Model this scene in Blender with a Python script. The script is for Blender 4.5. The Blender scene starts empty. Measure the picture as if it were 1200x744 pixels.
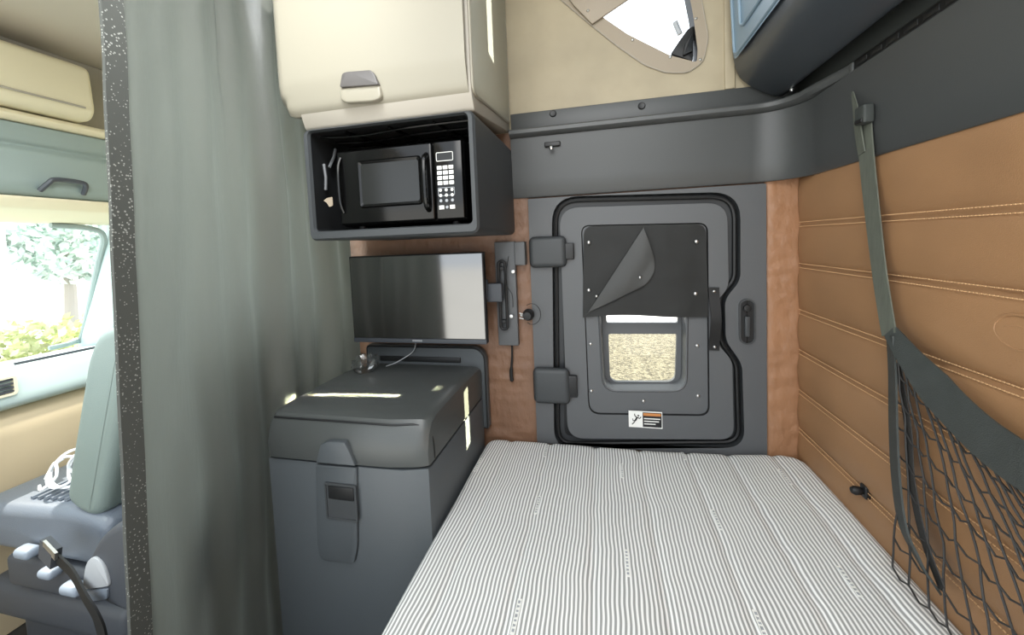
import bpy, bmesh, math, random
from mathutils import Vector, Matrix, noise
random.seed(7)
S = bpy.context.scene
COL = S.collection
PI = math.pi

# ------------------------------------------------------------------ camera
YAW, PITCH, ROLL = math.radians(12.90), math.radians(-3.36), math.radians(2.37)
FPX, CYP = 457.5, 311.0
CAM = Vector((0, 0, 1.45))
R3 = Matrix.Rotation(YAW, 3, 'Z') @ Matrix.Rotation(PITCH, 3, 'X') @ Matrix.Rotation(ROLL, 3, 'Y')
def at(x, y, X=None, Y=None, Z=None):
    """a pixel of the photograph measured on a real wall, shelf or bed plane"""
    d = R3 @ Vector(((x - 600) / FPX, 1, -(y - CYP) / FPX))
    if X is not None: t = (X - CAM.x) / d.x
    elif Y is not None: t = (Y - CAM.y) / d.y
    else: t = (Z - CAM.z) / d.z
    return CAM + d * t
cd = bpy.data.cameras.new('camera'); cam = bpy.data.objects.new('camera', cd); COL.objects.link(cam)
cam.matrix_world = Matrix.Translation(CAM) @ (R3 @ Matrix.Rotation(PI / 2, 3, 'X')).to_4x4()
cd.sensor_fit = 'HORIZONTAL'; cd.sensor_width = 36; cd.lens = 36 * FPX / 1200
cd.shift_y = -(372 - CYP) / 1200
cd.clip_start = 0.02; cd.clip_end = 300
S.camera = cam

# ------------------------------------------------------------------ materials
def lin(c):
    return tuple(((v / 255) / 12.92 if v / 255 <= .04045 else ((v / 255 + .055) / 1.055) ** 2.4) for v in c) + (1,)
def mat(name, rgb, rough=.5, metal=0, spec=.5, bump=0, bscale=200, var=0, vscale=6, kind='noise', coat=0, detail=3, bdist=.002, stretch=None):
    m = bpy.data.materials.new(name); m.use_nodes = True
    nt = m.node_tree; N = nt.nodes; Lk = nt.links
    b = N['Principled BSDF']
    b.inputs['Base Color'].default_value = lin(rgb); b.inputs['Roughness'].default_value = rough
    b.inputs['Metallic'].default_value = metal; b.inputs['Specular IOR Level'].default_value = spec
    b.inputs['Coat Weight'].default_value = coat; b.inputs['Coat Roughness'].default_value = .1
    tc = N.new('ShaderNodeTexCoord')
    src = tc.outputs['Object']
    if stretch:
        mp = N.new('ShaderNodeMapping'); mp.inputs['Scale'].default_value = stretch
        Lk.new(src, mp.inputs[0]); src = mp.outputs[0]
    if var:
        t = N.new('ShaderNodeTexNoise'); t.inputs['Scale'].default_value = vscale; t.inputs['Detail'].default_value = 4
        Lk.new(src, t.inputs['Vector'])
        r = N.new('ShaderNodeValToRGB'); c = lin(rgb)
        r.color_ramp.elements[0].position = .3; r.color_ramp.elements[1].position = .7
        r.color_ramp.elements[0].color = tuple(v * (1 - var) for v in c[:3]) + (1,)
        r.color_ramp.elements[1].color = tuple(min(1, v * (1 + var)) for v in c[:3]) + (1,)
        Lk.new(t.outputs['Fac'], r.inputs[0]); Lk.new(r.outputs[0], b.inputs['Base Color'])
    if bump:
        if kind == 'voronoi':
            t = N.new('ShaderNodeTexVoronoi'); out = 'Distance'
        else:
            t = N.new('ShaderNodeTexNoise'); t.inputs['Detail'].default_value = detail; out = 'Fac'
        t.inputs['Scale'].default_value = bscale
        Lk.new(src, t.inputs['Vector'])
        bp = N.new('ShaderNodeBump'); bp.inputs['Strength'].default_value = bump; bp.inputs['Distance'].default_value = bdist
        Lk.new(t.outputs[out], bp.inputs['Height']); Lk.new(bp.outputs[0], b.inputs['Normal'])
    return m
def emit_free_glass(name, tint=(1, 1, 1), gloss=.06, rough=.0):
    m = bpy.data.materials.new(name); m.use_nodes = True
    nt = m.node_tree; N = nt.nodes; N.remove(N['Principled BSDF'])
    tr = N.new('ShaderNodeBsdfTransparent'); tr.inputs[0].default_value = tint + (1,)
    gl = N.new('ShaderNodeBsdfGlossy'); gl.inputs['Roughness'].default_value = rough
    mx = N.new('ShaderNodeMixShader'); mx.inputs[0].default_value = gloss
    nt.links.new(tr.outputs[0], mx.inputs[1]); nt.links.new(gl.outputs[0], mx.inputs[2])
    nt.links.new(mx.outputs[0], N['Material Output'].inputs[0])
    return m

M = {}
M['black'] = mat('black_plastic', (58, 61, 63), .5, bump=.25, bscale=500)
M['bunkpan'] = mat('bunk_pan_plastic', (62, 68, 74), .36, bump=.2, bscale=400, bdist=.001)
M['deep'] = mat('deep_black_plastic', (24, 25, 26), .45)
M['rubber2'] = mat('channel_rubber', (46, 48, 50), .5)
M['rubber'] = mat('black_rubber', (17, 18, 19), .55)
M['door'] = mat('door_grey_plastic', (86, 88, 90), .48, bump=.25, bscale=600, bdist=.001)
M['surround'] = mat('door_surround_plastic', (84, 86, 88), .5, bump=.25, bscale=600, bdist=.001)
M['band'] = mat('dark_trim_plastic', (66, 68, 68), .42, bump=.2, bscale=500, bdist=.001)
M['feltdark'] = mat('dark_trim_panel', (54, 57, 55), .7, bump=.4, bscale=700, var=.06)
M['ledge'] = mat('ledge_plastic', (78, 80, 80), .45)
M['beige'] = mat('beige_cabinet_plastic', (148, 143, 128), .38, bump=.12, bscale=500, bdist=.001)
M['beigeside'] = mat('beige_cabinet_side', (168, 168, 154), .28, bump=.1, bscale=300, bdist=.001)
M['greybeige'] = mat('grey_beige_plastic', (160, 154, 142), .45)
M['vinyl'] = mat('beige_headliner_vinyl', (162, 151, 127), .6, bump=.5, bscale=5, bdist=.02, var=.1, vscale=5)
M['wintrim'] = mat('window_trim_plastic', (150, 138, 120), .5, bump=.15, bscale=400, bdist=.001)
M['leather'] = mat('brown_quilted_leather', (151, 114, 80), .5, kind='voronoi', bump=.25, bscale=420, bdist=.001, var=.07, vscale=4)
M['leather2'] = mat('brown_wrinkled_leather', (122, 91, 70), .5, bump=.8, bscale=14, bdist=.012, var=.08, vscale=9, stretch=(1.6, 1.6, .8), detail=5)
M['leather3'] = mat('lit_brown_wrinkled_leather', (154, 113, 82), .5, bump=.8, bscale=14, bdist=.012, var=.08, vscale=9, stretch=(1.6, 1.6, .8), detail=5)  # leather2 copy with its lighter, lit look put into the colour
M['stitch'] = mat('tan_thread', (204, 164, 120), .7)
M['webbing'] = mat('dark_green_grey_webbing', (56, 60, 58), .62, bump=.5, bscale=450, var=.12, vscale=25)
M['strapmat'] = mat('olive_grey_strap', (92, 96, 86), .6, bump=.5, bscale=350, var=.12, vscale=30, stretch=(4, 4, .6))
M['cord'] = mat('black_net_cord', (44, 43, 42), .7)
M['screen'] = mat('glossy_screen', (26, 25, 24), .09)
M['screen'].node_tree.nodes['Principled BSDF'].inputs['IOR'].default_value = 2.5
M['gloss'] = mat('glossy_black', (9, 9, 9), .16, spec=.35)
M['mwwin'] = mat('microwave_window', (34, 35, 34), .2, spec=.4)
M['chrome'] = mat('chrome', (220, 220, 220), .18, metal=1)
M['switch'] = mat('pale_blue_plastic', (128, 138, 150), .45)
M['handle'] = mat('warm_dark_grey', (92, 89, 87), .4)
M['steel'] = mat('brushed_steel', (200, 200, 198), .35, metal=1)
M['white'] = mat('white_print', (235, 235, 230), .5)
M['grey'] = mat('light_grey_plastic', (160, 164, 168), .45)
M['orange'] = mat('orange_print', (196, 128, 70), .5)
M['fridge'] = mat('chest_dark_plastic', (74, 79, 82), .42, bump=.3, bscale=450, bdist=.001)
M['fridgetop'] = mat('chest_lid_plastic', (70, 73, 72), .34, bump=.3, bscale=400, bdist=.001)
M['fabric'] = mat('black_vinyl_flap', (58, 59, 58), .55, bump=.5, bscale=7, bdist=.01, detail=2)
M['seat'] = mat('seat_grey_green_vinyl', (112, 126, 122), .5, bump=.3, bscale=300)
M['seatd'] = mat('seat_blue_grey_vinyl', (98, 106, 116), .38, bump=.3, bscale=300)
M['seatk'] = mat('seat_dark_plastic', (62, 66, 72), .5)
M['dash'] = mat('dash_blue_grey', (186, 204, 202), .5)  # dash, tan and console colours lightened in place of haze
M['tan'] = mat('dash_tan', (205, 188, 156), .6)
M['console'] = mat('console_teal_grey', (142, 157, 155), .55)
M['cream'] = mat('cream_trim', (226, 218, 190), .5)
M['ceil'] = mat('headliner_grey', (176, 168, 154), .85)
M['floor'] = mat('dark_floor_rubber', (40, 38, 36), .8, bump=.4, bscale=200)
M['wirewhite'] = mat('white_cable', (225, 228, 230), .4)
M['glass'] = emit_free_glass('clear_glass', (1, 1, 1), .04)
M['tintglass'] = emit_free_glass('door_window_glass', (.93, .93, .9), .04)
M['film'] = emit_free_glass('thin_clear_plastic', (.8, .82, .82), .25, .2)
M['leaf'] = mat('bright_green_leaves', (214, 222, 172), .6, var=.35, vscale=1.5)
M['leaf2'] = mat('blue_green_leaves', (205, 222, 212), .6, var=.35, vscale=.8)
M['bark'] = mat('bark', (170, 165, 155), .8)
M['pale'] = mat('pale_painted_wall', (225, 224, 220), .7)
M['concrete'] = mat('pale_concrete', (215, 212, 205), .8, var=.08, vscale=.3)

# gravel
m = mat('tan_gravel', (196, 184, 150), .9, bump=.6, bscale=30, bdist=.03)
nt = m.node_tree; N = nt.nodes; Lk = nt.links
tc = [n for n in N if n.type == 'TEX_COORD'][0]
v = N.new('ShaderNodeTexVoronoi'); v.inputs['Scale'].default_value = 22
r = N.new('ShaderNodeValToRGB'); r.color_ramp.elements[0].color = lin((74, 68, 54)); r.color_ramp.elements[1].color = lin((150, 142, 118))
sp = N.new('ShaderNodeSeparateColor')
Lk.new(tc.outputs['Object'], v.inputs['Vector']); Lk.new(v.outputs['Color'], sp.inputs[0]); Lk.new(sp.outputs[0], r.inputs[0]); Lk.new(r.outputs[0], N['Principled BSDF'].inputs['Base Color'])
M['gravel'] = m

# curtain: grey vinyl, slightly mottled, vertical smears
m = mat('grey_vinyl_curtain', (98, 99, 96), .38, bump=.35, bscale=9, bdist=.012, var=.13, vscale=3, stretch=(1, 2.2, .55), detail=4)
M['curtain'] = m
ntc = m.node_tree; tl = ntc.nodes.new('ShaderNodeBsdfTranslucent'); tl.inputs[0].default_value = lin((178, 184, 178)); mxs = ntc.nodes.new('ShaderNodeMixShader'); mxs.inputs[0].default_value = .34
ntc.links.new(ntc.nodes['Principled BSDF'].outputs[0], mxs.inputs[1]); ntc.links.new(tl.outputs[0], mxs.inputs[2]); ntc.links.new(mxs.outputs[0], ntc.nodes['Material Output'].inputs[0])
# speckled hem
m = mat('speckled_hem', (72, 74, 70), .8)
nt = m.node_tree; N = nt.nodes; Lk = nt.links
tc = [n for n in N if n.type == 'TEX_COORD'][0]
v = N.new('ShaderNodeTexVoronoi'); v.inputs['Scale'].default_value = 150
t2 = N.new('ShaderNodeTexNoise'); t2.inputs['Scale'].default_value = 9
lt = N.new('ShaderNodeMath'); lt.operation = 'LESS_THAN'
mu = N.new('ShaderNodeMath'); mu.operation = 'MULTIPLY'; mu.inputs[1].default_value = .42
mx = N.new('ShaderNodeMix'); mx.data_type = 'RGBA'; mx.inputs[6].default_value = lin((66, 68, 64)); mx.inputs[7].default_value = lin((138, 140, 134))
Lk.new(tc.outputs['Object'], v.inputs['Vector']); Lk.new(tc.outputs['Object'], t2.inputs['Vector'])
Lk.new(t2.outputs['Fac'], mu.inputs[0]); Lk.new(v.outputs['Distance'], lt.inputs[0]); Lk.new(mu.outputs[0], lt.inputs[1])
Lk.new(lt.outputs[0], mx.inputs[0]); Lk.new(mx.outputs[2], N['Principled BSDF'].inputs['Base Color'])
M['hem'] = m

# mattress ticking: woven stripes along the bed
m = mat('striped_ticking', (225, 225, 222), .75)
nt = m.node_tree; N = nt.nodes; Lk = nt.links; b = N['Principled BSDF']
tc = [n for n in N if n.type == 'TEX_COORD'][0]
sx = N.new('ShaderNodeSeparateXYZ'); Lk.new(tc.outputs['Object'], sx.inputs[0])
nz = N.new('ShaderNodeTexNoise'); nz.inputs['Scale'].default_value = 5; nz.inputs['Detail'].default_value = 2
Lk.new(tc.outputs['Object'], nz.inputs['Vector'])
def mth(op, a, bb):
    n = N.new('ShaderNodeMath'); n.operation = op
    for i, q in enumerate((a, bb)):
        if q is None: continue
        if isinstance(q, (int, float)): n.inputs[i].default_value = q
        else: Lk.new(q, n.inputs[i])
    return n.outputs[0]
off = mth('MULTIPLY', nz.outputs['Fac'], .022)
xx = mth('ADD', sx.outputs['X'], off)
ph = mth('MULTIPLY', xx, 2 * PI / .0102)
s1 = mth('SINE', ph, None)
r = N.new('ShaderNodeValToRGB'); r.color_ramp.elements[0].position = .42; r.color_ramp.elements[1].position = .62
r.color_ramp.elements[0].color = lin((156, 157, 155)); r.color_ramp.elements[1].color = lin((240, 240, 238))
s2 = mth('MULTIPLY', s1, .5); s3 = mth('ADD', s2, .5)
Lk.new(s3, r.inputs[0]); Lk.new(r.outputs[0], b.inputs['Base Color'])
M['ticking'] = m

# ------------------------------------------------------------------ helpers
def wloc(o):
    v = Vector((0, 0, 0))
    while o: v += o.location; o = o.parent
    return v
def obj(name, bm, m, parent=None, smooth=35, label=None, cat=None, kind=None, group=None):
    bmesh.ops.recalc_face_normals(bm, faces=bm.faces)
    me = bpy.data.meshes.new(name)
    if parent is not None: base = wloc(parent)
    else:
        xs = [v.co.x for v in bm.verts]; ys = [v.co.y for v in bm.verts]; zs = [v.co.z for v in bm.verts]
        base = Vector(((min(xs) + max(xs)) / 2, (min(ys) + max(ys)) / 2, min(zs)))
    bmesh.ops.translate(bm, verts=bm.verts, vec=-base)
    bm.to_mesh(me); bm.free()
    me.materials.append(M[m] if isinstance(m, str) else m)
    if smooth:
        for p in me.polygons: p.use_smooth = True
        me.set_sharp_from_angle(angle=math.radians(smooth))
    o = bpy.data.objects.new(name, me); COL.objects.link(o)
    if parent is not None: o.parent = parent
    else: o.location = base
    tag(o, label, cat, kind, group)
    return o
def tag(o, label=None, cat=None, kind=None, group=None):
    if label: o['label'] = label
    if cat: o['category'] = cat
    if kind: o['kind'] = kind
    if group: o['group'] = group
def thing(name, label, cat, loc, kind=None, group=None):
    o = bpy.data.objects.new(name, None); COL.objects.link(o); o.location = loc
    o.empty_display_size = .05
    tag(o, label, cat, kind, group)
    return o
def nb(): return bmesh.new()
def box(bm, x0, x1, y0, y1, z0, z1, bev=0, seg=3):
    t = bmesh.new()
    bmesh.ops.create_cube(t, size=1)
    for v in t.verts:
        v.co = Vector(((x0 + x1) / 2 + v.co.x * (x1 - x0), (y0 + y1) / 2 + v.co.y * (y1 - y0), (z0 + z1) / 2 + v.co.z * (z1 - z0)))
    if bev: bmesh.ops.bevel(t, geom=t.edges[:], offset=bev, segments=seg, profile=.5, affect='EDGES')
    return merge(bm, t)
def merge(bm, t, mtx=None):
    if mtx is not None: bmesh.ops.transform(t, matrix=mtx, verts=t.verts)
    me = bpy.data.meshes.new('tmp'); t.to_mesh(me); t.free()
    bm.from_mesh(me); bpy.data.meshes.remove(me)
    return bm
def B(*a, **k): return box(nb(), *a, **k)
def axmap(p, axis, h):
    a, b2 = p
    return Vector((h, a, b2)) if axis == 'X' else Vector((a, h, b2)) if axis == 'Y' else Vector((a, b2, h))
def prism(bm, pts, axis, h0, h1, bev=0, seg=2, bevel_front_only=False):
    """polygon pts (2-D) extruded along an axis"""
    t = bmesh.new()
    vs = [t.verts.new(axmap(p, axis, h0)) for p in pts]
    f = t.faces.new(vs)
    r = bmesh.ops.extrude_face_region(t, geom=[f])
    dv = axmap((0, 0), axis, h1 - h0)
    bmesh.ops.translate(t, verts=[g for g in r['geom'] if isinstance(g, bmesh.types.BMVert)], vec=dv)
    bmesh.ops.recalc_face_normals(t, faces=t.faces)
    if bev:
        ia = 'XYZ'.index(axis)
        ed = [e for e in t.edges if abs(e.verts[0].co[ia] - e.verts[1].co[ia]) < 1e-6]
        if bevel_front_only: ed = [e for e in ed if abs(e.verts[0].co[ia] - h0) < 1e-6]
        bmesh.ops.bevel(t, geom=ed, offset=bev, segments=seg, profile=.5, affect='EDGES')
    big = [f for f in t.faces if len(f.verts) > 4]
    if big: bmesh.ops.triangulate(t, faces=big)
    return merge(bm, t)
def holed(bm, outer, holes, axis, h0, h1):
    """flat plate with holes, thickness h0..h1"""
    t = bmesh.new(); es = []
    for lp in [outer] + list(holes):
        vs = [t.verts.new(axmap(p, axis, h0)) for p in lp]
        for i in range(len(vs)): es.append(t.edges.new((vs[i], vs[(i + 1) % len(vs)])))
    bmesh.ops.triangle_fill(t, use_beauty=True, use_dissolve=False, edges=es)
    r = bmesh.ops.extrude_face_region(t, geom=t.faces[:])
    bmesh.ops.translate(t, verts=[g for g in r['geom'] if isinstance(g, bmesh.types.BMVert)], vec=axmap((0, 0), axis, h1 - h0))
    bmesh.ops.recalc_face_normals(t, faces=t.faces)
    return merge(bm, t)
def rrect(x0, x1, z0, z1, r, n=6):
    rs = r if isinstance(r, (list, tuple)) else (r,) * 4     # bl, br, tr, tl
    out = []
    for (cx, cz, a0, rr) in ((x0 + rs[0], z0 + rs[0], PI, rs[0]), (x1 - rs[1], z0 + rs[1], 1.5 * PI, rs[1]), (x1 - rs[2], z1 - rs[2], 0, rs[2]), (x0 + rs[3], z1 - rs[3], .5 * PI, rs[3])):
        for i in range(n + 1):
            a = a0 + (PI / 2) * i / n
            out.append((cx + rr * math.cos(a), cz + rr * math.sin(a)))
    return out
def roundpoly(pts, rad, n=5):
    """round the corners of a 2-D polygon; rad a number or one per corner"""
    out = []; k = len(pts)
    for i in range(k):
        p = Vector(pts[i]); a = Vector(pts[i - 1]); c = Vector(pts[(i + 1) % k])
        r = rad[i] if isinstance(rad, (list, tuple)) else rad
        if r <= 0: out.append(tuple(p)); continue
        d1 = min(r, (a - p).length * .48); d2 = min(r, (c - p).length * .48)
        s = p + (a - p).normalized() * d1; e = p + (c - p).normalized() * d2
        for j in range(n + 1):
            u = j / n
            out.append(tuple(s * (1 - u) ** 2 + p * 2 * u * (1 - u) + e * u ** 2))
    return out
def inset(pts, d):
    k = len(pts); out = []
    area = sum(pts[i][0] * pts[(i + 1) % k][1] - pts[(i + 1) % k][0] * pts[i][1] for i in range(k))
    sgn = 1 if area > 0 else -1
    for i in range(k):
        a = Vector(pts[i - 1]); p = Vector(pts[i]); c = Vector(pts[(i + 1) % k])
        t = (c - a)
        if t.length < 1e-9: out.append(tuple(p)); continue
        t.normalize(); n = Vector((-t.y, t.x)) * sgn
        out.append(tuple(p + n * d))
    return out
def loft(bm, loops, closed_loop=True, cap0=False, cap1=False):
    rows = [[bm.verts.new(p) for p in lp] for lp in loops]
    n = len(rows[0])
    for a, b2 in zip(rows, rows[1:]):
        for i in range(n if closed_loop else n - 1):
            j = (i + 1) % n
            bm.faces.new((a[i], a[j], b2[j], b2[i]))
    if cap0: bm.faces.new(rows[0])
    if cap1: bm.faces.new(rows[-1])
    return bm
def catmull(pts, per=8, closed=False):
    P = [Vector(p) for p in pts]; n = len(P); out = []
    rng = range(n if closed else n - 1)
    for i in rng:
        p0 = P[i - 1] if (closed or i > 0) else P[0]; p1 = P[i]; p2 = P[(i + 1) % n]
        p3 = P[(i + 2) % n] if (closed or i + 2 < n) else P[-1]
        for j in range(per):
            t = j / per
            out.append(.5 * ((2 * p1) + (-p0 + p2) * t + (2 * p0 - 5 * p1 + 4 * p2 - p3) * t * t + (-p0 + 3 * p1 - 3 * p2 + p3) * t ** 3))
    if not closed: out.append(P[-1])
    return out
def tube(bm, pts, r, n=8, closed=False, cap=True):
    P = [Vector(p) for p in pts]; k = len(P); loops = []
    up = Vector((0, 0, 1)); prev = None
    for i in range(k):
        a = P[i - 1] if (closed or i > 0) else P[i]; c = P[(i + 1) % k] if (closed or i < k - 1) else P[i]
        t = (c - a).normalized() if (c - a).length > 1e-9 else Vector((0, 0, 1))
        if prev is None:
            u = t.cross(up)
            if u.length < .1: u = t.cross(Vector((1, 0, 0)))
        else: u = prev - t * prev.dot(t)
        u.normalize(); w = t.cross(u); prev = u
        rr = r[i] if isinstance(r, (list, tuple)) else r
        loops.append([P[i] + u * rr * math.cos(2 * PI * j / n) + w * rr * math.sin(2 * PI * j / n) for j in range(n)])
    if closed: loops.append(loops[0])
    return loft(bm, loops, True, cap and not closed, cap and not closed)
def ribbon(bm, pts, side, width, thick, cap=True):
    """flat strap along pts; side = unit vector(s) across; thick along normal"""
    P = [Vector(p) for p in pts]; k = len(P); loops = []
    for i in range(k):
        t = (P[min(i + 1, k - 1)] - P[max(i - 1, 0)]).normalized()
        s = Vector(side[i] if isinstance(side, list) else side); s = (s - t * s.dot(t)).normalized()
        nrm = t.cross(s)
        w = (width[i] if isinstance(width, list) else width) / 2; h = thick / 2
        loops.append([P[i] + s * w + nrm * h, P[i] - s * w + nrm * h, P[i] - s * w - nrm * h, P[i] + s * w - nrm * h])
    return loft(bm, loops, True, cap, cap)
def lathe(bm, prof, c, axis='Y', n=20):
    """prof: list of (radius, height) along axis from point c"""
    loops = []
    for r, h in prof:
        lp = []
        for j in range(n):
            a = 2 * PI * j / n; u, w = r * math.cos(a), r * math.sin(a)
            lp.append(Vector(c) + (Vector((h, u, w)) if axis == 'X' else Vector((u, h, w)) if axis == 'Y' else Vector((u, w, h))))
        loops.append(lp)
    return loft(bm, loops, True, prof[0][0] > 1e-6, prof[-1][0] > 1e-6)
def snap(c, r=.007, d=-1):
    """domed stud on a wall facing -Y"""
    x, y, z = c
    return lathe(nb(), [(r * .2, y and -.0045), (r * .55, -.004), (r * .9, -.002), (r, 0), (r, .002)], (x, y, z), 'Y', 14)
def fw(x, y, Y=1.6):
    p = at(x, y, Y=Y); return (p.x, p.z)
def sheet(bm, fn, nu, nv):
    vs = [[bm.verts.new(fn(i / nu, j / nv)) for j in range(nv + 1)] for i in range(nu + 1)]
    for i in range(nu):
        for j in range(nv):
            bm.faces.new((vs[i][j], vs[i + 1][j], vs[i + 1][j + 1], vs[i][j + 1]))
    return vs
def ns(x, y=0, z=0): return noise.noise(Vector((x, y, z)))

def slab(fn, nu, nv, vec):
    bm = nb()
    F = sheet(bm, fn, nu, nv)
    K = sheet(bm, lambda u, v: fn(u, v) + Vector(vec), nu, nv)
    ra = [F[i][0] for i in range(nu + 1)] + [F[nu][j] for j in range(1, nv + 1)] + [F[i][nv] for i in range(nu - 1, -1, -1)] + [F[0][j] for j in range(nv - 1, 0, -1)]
    rb = [K[i][0] for i in range(nu + 1)] + [K[nu][j] for j in range(1, nv + 1)] + [K[i][nv] for i in range(nu - 1, -1, -1)] + [K[0][j] for j in range(nv - 1, 0, -1)]
    for i in range(len(ra)):
        j = (i + 1) % len(ra); bm.faces.new((ra[i], ra[j], rb[j], rb[i]))
    return bm
XR, YF, ZB = .697, 1.60, .616      # rear wall, far wall, mattress top

# ------------------------------------------------------------------ room shell
obj('floor', B(-3.0, .85, -.9, 1.75, -.06, 0), 'floor', smooth=0, kind='structure', label='dark floor of the truck cab', cat='floor')

# brown padded strips of the far wall, either side of the side door
bm = nb()
def pad(bm, x0, x1, z0, z1, puff, seed):
    def f(u, v):
        x = x0 + (x1 - x0) * u; z = z0 + (z1 - z0) * v
        e = min(u, 1 - u) * (x1 - x0); k = min(1, e / .03); k = math.sqrt(max(0, 1 - (1 - k) ** 2))
        w = .004 * ns(x * 9, z * 30, seed) + .003 * ns(x * 25 + z * 14, z * 50, seed + 3)
        return Vector((x, YF - puff * k - w * k, z))
    sheet(bm, f, 40, 150)
pad(bm, -1.25, -.286, .3, 1.64, .006, 1)
box(bm, -1.25, -.286, YF + .0005, YF + .05, 0, 1.9)
box(bm, -.286, .586, YF + .0005, YF + .05, 0, .60)
box(bm, -.286, .586, YF + .01, YF + .05, 1.625, 1.9)
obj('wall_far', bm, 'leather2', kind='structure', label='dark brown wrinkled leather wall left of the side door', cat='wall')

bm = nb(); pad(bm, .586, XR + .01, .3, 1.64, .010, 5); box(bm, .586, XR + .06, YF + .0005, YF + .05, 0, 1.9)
obj('trim_5', bm, 'leather3', kind='structure', label='brown wrinkled leather strip, lit tone in its colour, right of the side door', cat='wall trim')
# quilted rear wall
seam = [at(936, 263, X=XR).z, at(934, 310, X=XR).z, at(932, 362, X=XR).z, at(933, 408, X=XR).z, at(935, 455, X=XR).z, at(936, 500, X=XR).z]
zs_ = [1.66] + seam + [.55, .40]
wr = thing('wall_right', 'tan brown quilted leather wall beside the bunk with stitched horizontal channels', 'wall', (XR, .5, 0), kind='structure')
bm = nb()
NY = 110
loopz = []
for a, b2 in zip(zs_, zs_[1:]):
    for j in range(12): loopz.append((a + (b2 - a) * j / 12, j / 12))
loopz.append((zs_[-1], 0))
rows = []
for i in range(NY + 1):
    y = YF + .004 - (YF + 1.0) * i / NY
    row = []
    for z, f in loopz:
        puff = .016 * (math.sin(PI * f) ** .55)
        edge = min(1, (YF - y + .006) / .035)
        w = .0035 * ns(y * 7, z * 16, 2) * math.sin(PI * f)
        if f < .15 or f > .85: w += .002 * ns(y * 45, z * 3, 8)
        row.append(bm.verts.new((XR - puff * (.25 + .75 * max(0, edge)) - w, y, z)))
    rows.append(row)
for a, b2 in zip(rows, rows[1:]):
    for j in range(len(a) - 1): bm.faces.new((a[j], a[j + 1], b2[j + 1], b2[j]))
obj('quilted_panel', bm, 'leather', wr, smooth=60)
bm = B(XR + .002, XR + .05, -1.0, YF + .05, 0, 2.75); obj('wall_panel', bm, 'feltdark', wr, smooth=0)
bm = nb()
for z in seam[:3] + seam[3:]:
    for dz in (-.0075, .0075):
        y = YF - .02
        while y > .3:
            xo = XR - .0095
            ribbon(bm, [(xo, y, z + dz), (xo - .0005, y - .0055, z + dz)], (0, 0, 1), .0018, .002)
            y -= .008
obj('stitching', bm, 'stitch', wr, smooth=0)
# embossed emblem in the leather
bm = nb(); c = at(1196, 390, X=XR - .014)
tube(bm, [Vector((XR - .0135, c.y + .045 * math.cos(a), c.z + .030 * math.sin(a))) for a in [2 * PI * k / 40 for k in range(40)]], .0028, 6, True)
tube(bm, [Vector((XR - .0135, c.y + .03 * math.cos(a) + .004, c.z + .014 * math.sin(a) - .004)) for a in [PI * (.2 + .7 * k / 12) for k in range(13)]], .002, 6)
obj('embossed_emblem', bm, 'leather', wr)

# dark trim band over the door, turning the corner onto the rear wall
tr = thing('trim_1', 'black moulded trim band above the side door, curving into the rear wall', 'trim', (0, YF, 1.63), kind='structure')
def corner_path(off, x0=-.345, y1=-1.0, r=.16, n=10, taper=0):
    """plan path along the far wall then the rear wall, off = distance from walls"""
    out = [(x0 + (XR - r - x0) * i / 8, YF - off) for i in range(9)]
    cx, cy = XR - r, YF - r
    for i in range(1, n + 1):
        a = PI / 2 * (1 - i / n); q = r - off
        out.append((cx + q * math.cos(a), cy + q * math.sin(a)))
    for i in range(1, 9): out.append((XR - (off * (1 - taper * i / 8) + .012 * taper * i / 8), cy + (y1 - cy) * i / 8))
    return out
bm = nb()
prof = [(.001, 1.630), (.014, 1.630), (.018, 1.636), (.020, 1.70), (.024, 1.80), (.028, 1.868), (.001, 1.868)]
loops = [[Vector((x, y, z)) for x, y in corner_path(o_)] for o_, z in prof]
loft(bm, loops, False)
obj('band', bm, 'band', tr)
# ledge lip
bm = nb()
prof = [(.001, 1.868), (.046, 1.872), (.056, 1.880), (.056, 1.893), (.050, 1.899), (.001, 1.902)]
loops = [[Vector((x, y, z)) for x, y in corner_path(o_, y1=1.26, taper=1)] for o_, z in prof]
loft(bm, loops, False)
obj('ledge', bm, 'ledge', tr)
bm = B(-.345, XR, YF - .008, YF + .03, 1.9, 1.972, .002)
obj('upper_strip', bm, 'band', tr)
for px_, py_ in ((648, 133), (752, 124)):
    x, z = fw(px_, py_, YF - .01)
    bm = lathe(nb(), [(.006, -.004), (.011, -.005), (.013, -.003), (.014, 0)], (x, YF - .008, z), 'Y', 18)
    obj('screw_cap', bm, 'deep', tr)
# upper part of the rear wall: the flat dark panel between band and bunk
trr = obj('trim_2', B(XR - .018, XR + .001, -.9, 1.585, 1.90, 1.99, .004), 'feltdark', kind='structure', label='flat dark panel under the folded bunk on the rear wall above the quilted leather', cat='trim')

# ---- beige upper wall with the cut-out for the upper window
out_px = [(640, -14), (691, 29), (722, 54), (755, 77), (780, 86), (806, 86), (824, 73), (830, 45), (822, 0), (806, -70), (770, -110), (600, -110), (590, -70)]
win_o = [fw(*p) for p in out_px]
in_px = [(686, 0), (706, 21), (735, 41), (785, 66), (816, 74), (817, 60), (812, 20), (806, -10), (790, -75), (620, -85), (640, -45)]
win_i = roundpoly([fw(*p) for p in in_px], .012, 4)
bm = holed(nb(), [(-1.3, 1.86), (.72, 1.86), (.72, 2.75), (-1.3, 2.75)], [inset(win_o, .01)], 'Y', YF + .001, YF + .03)
obj('wall_upper', bm, 'vinyl', smooth=30, kind='structure', label='beige vinyl upper side wall around the corner window', cat='wall')
obj('trim_3', B(.455, .49, YF - .008, YF + .03, 1.973, 2.75, .004), 'vinyl', kind='structure', label='beige corner edge where the upper wall meets the folded bunk', cat='trim')
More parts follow.
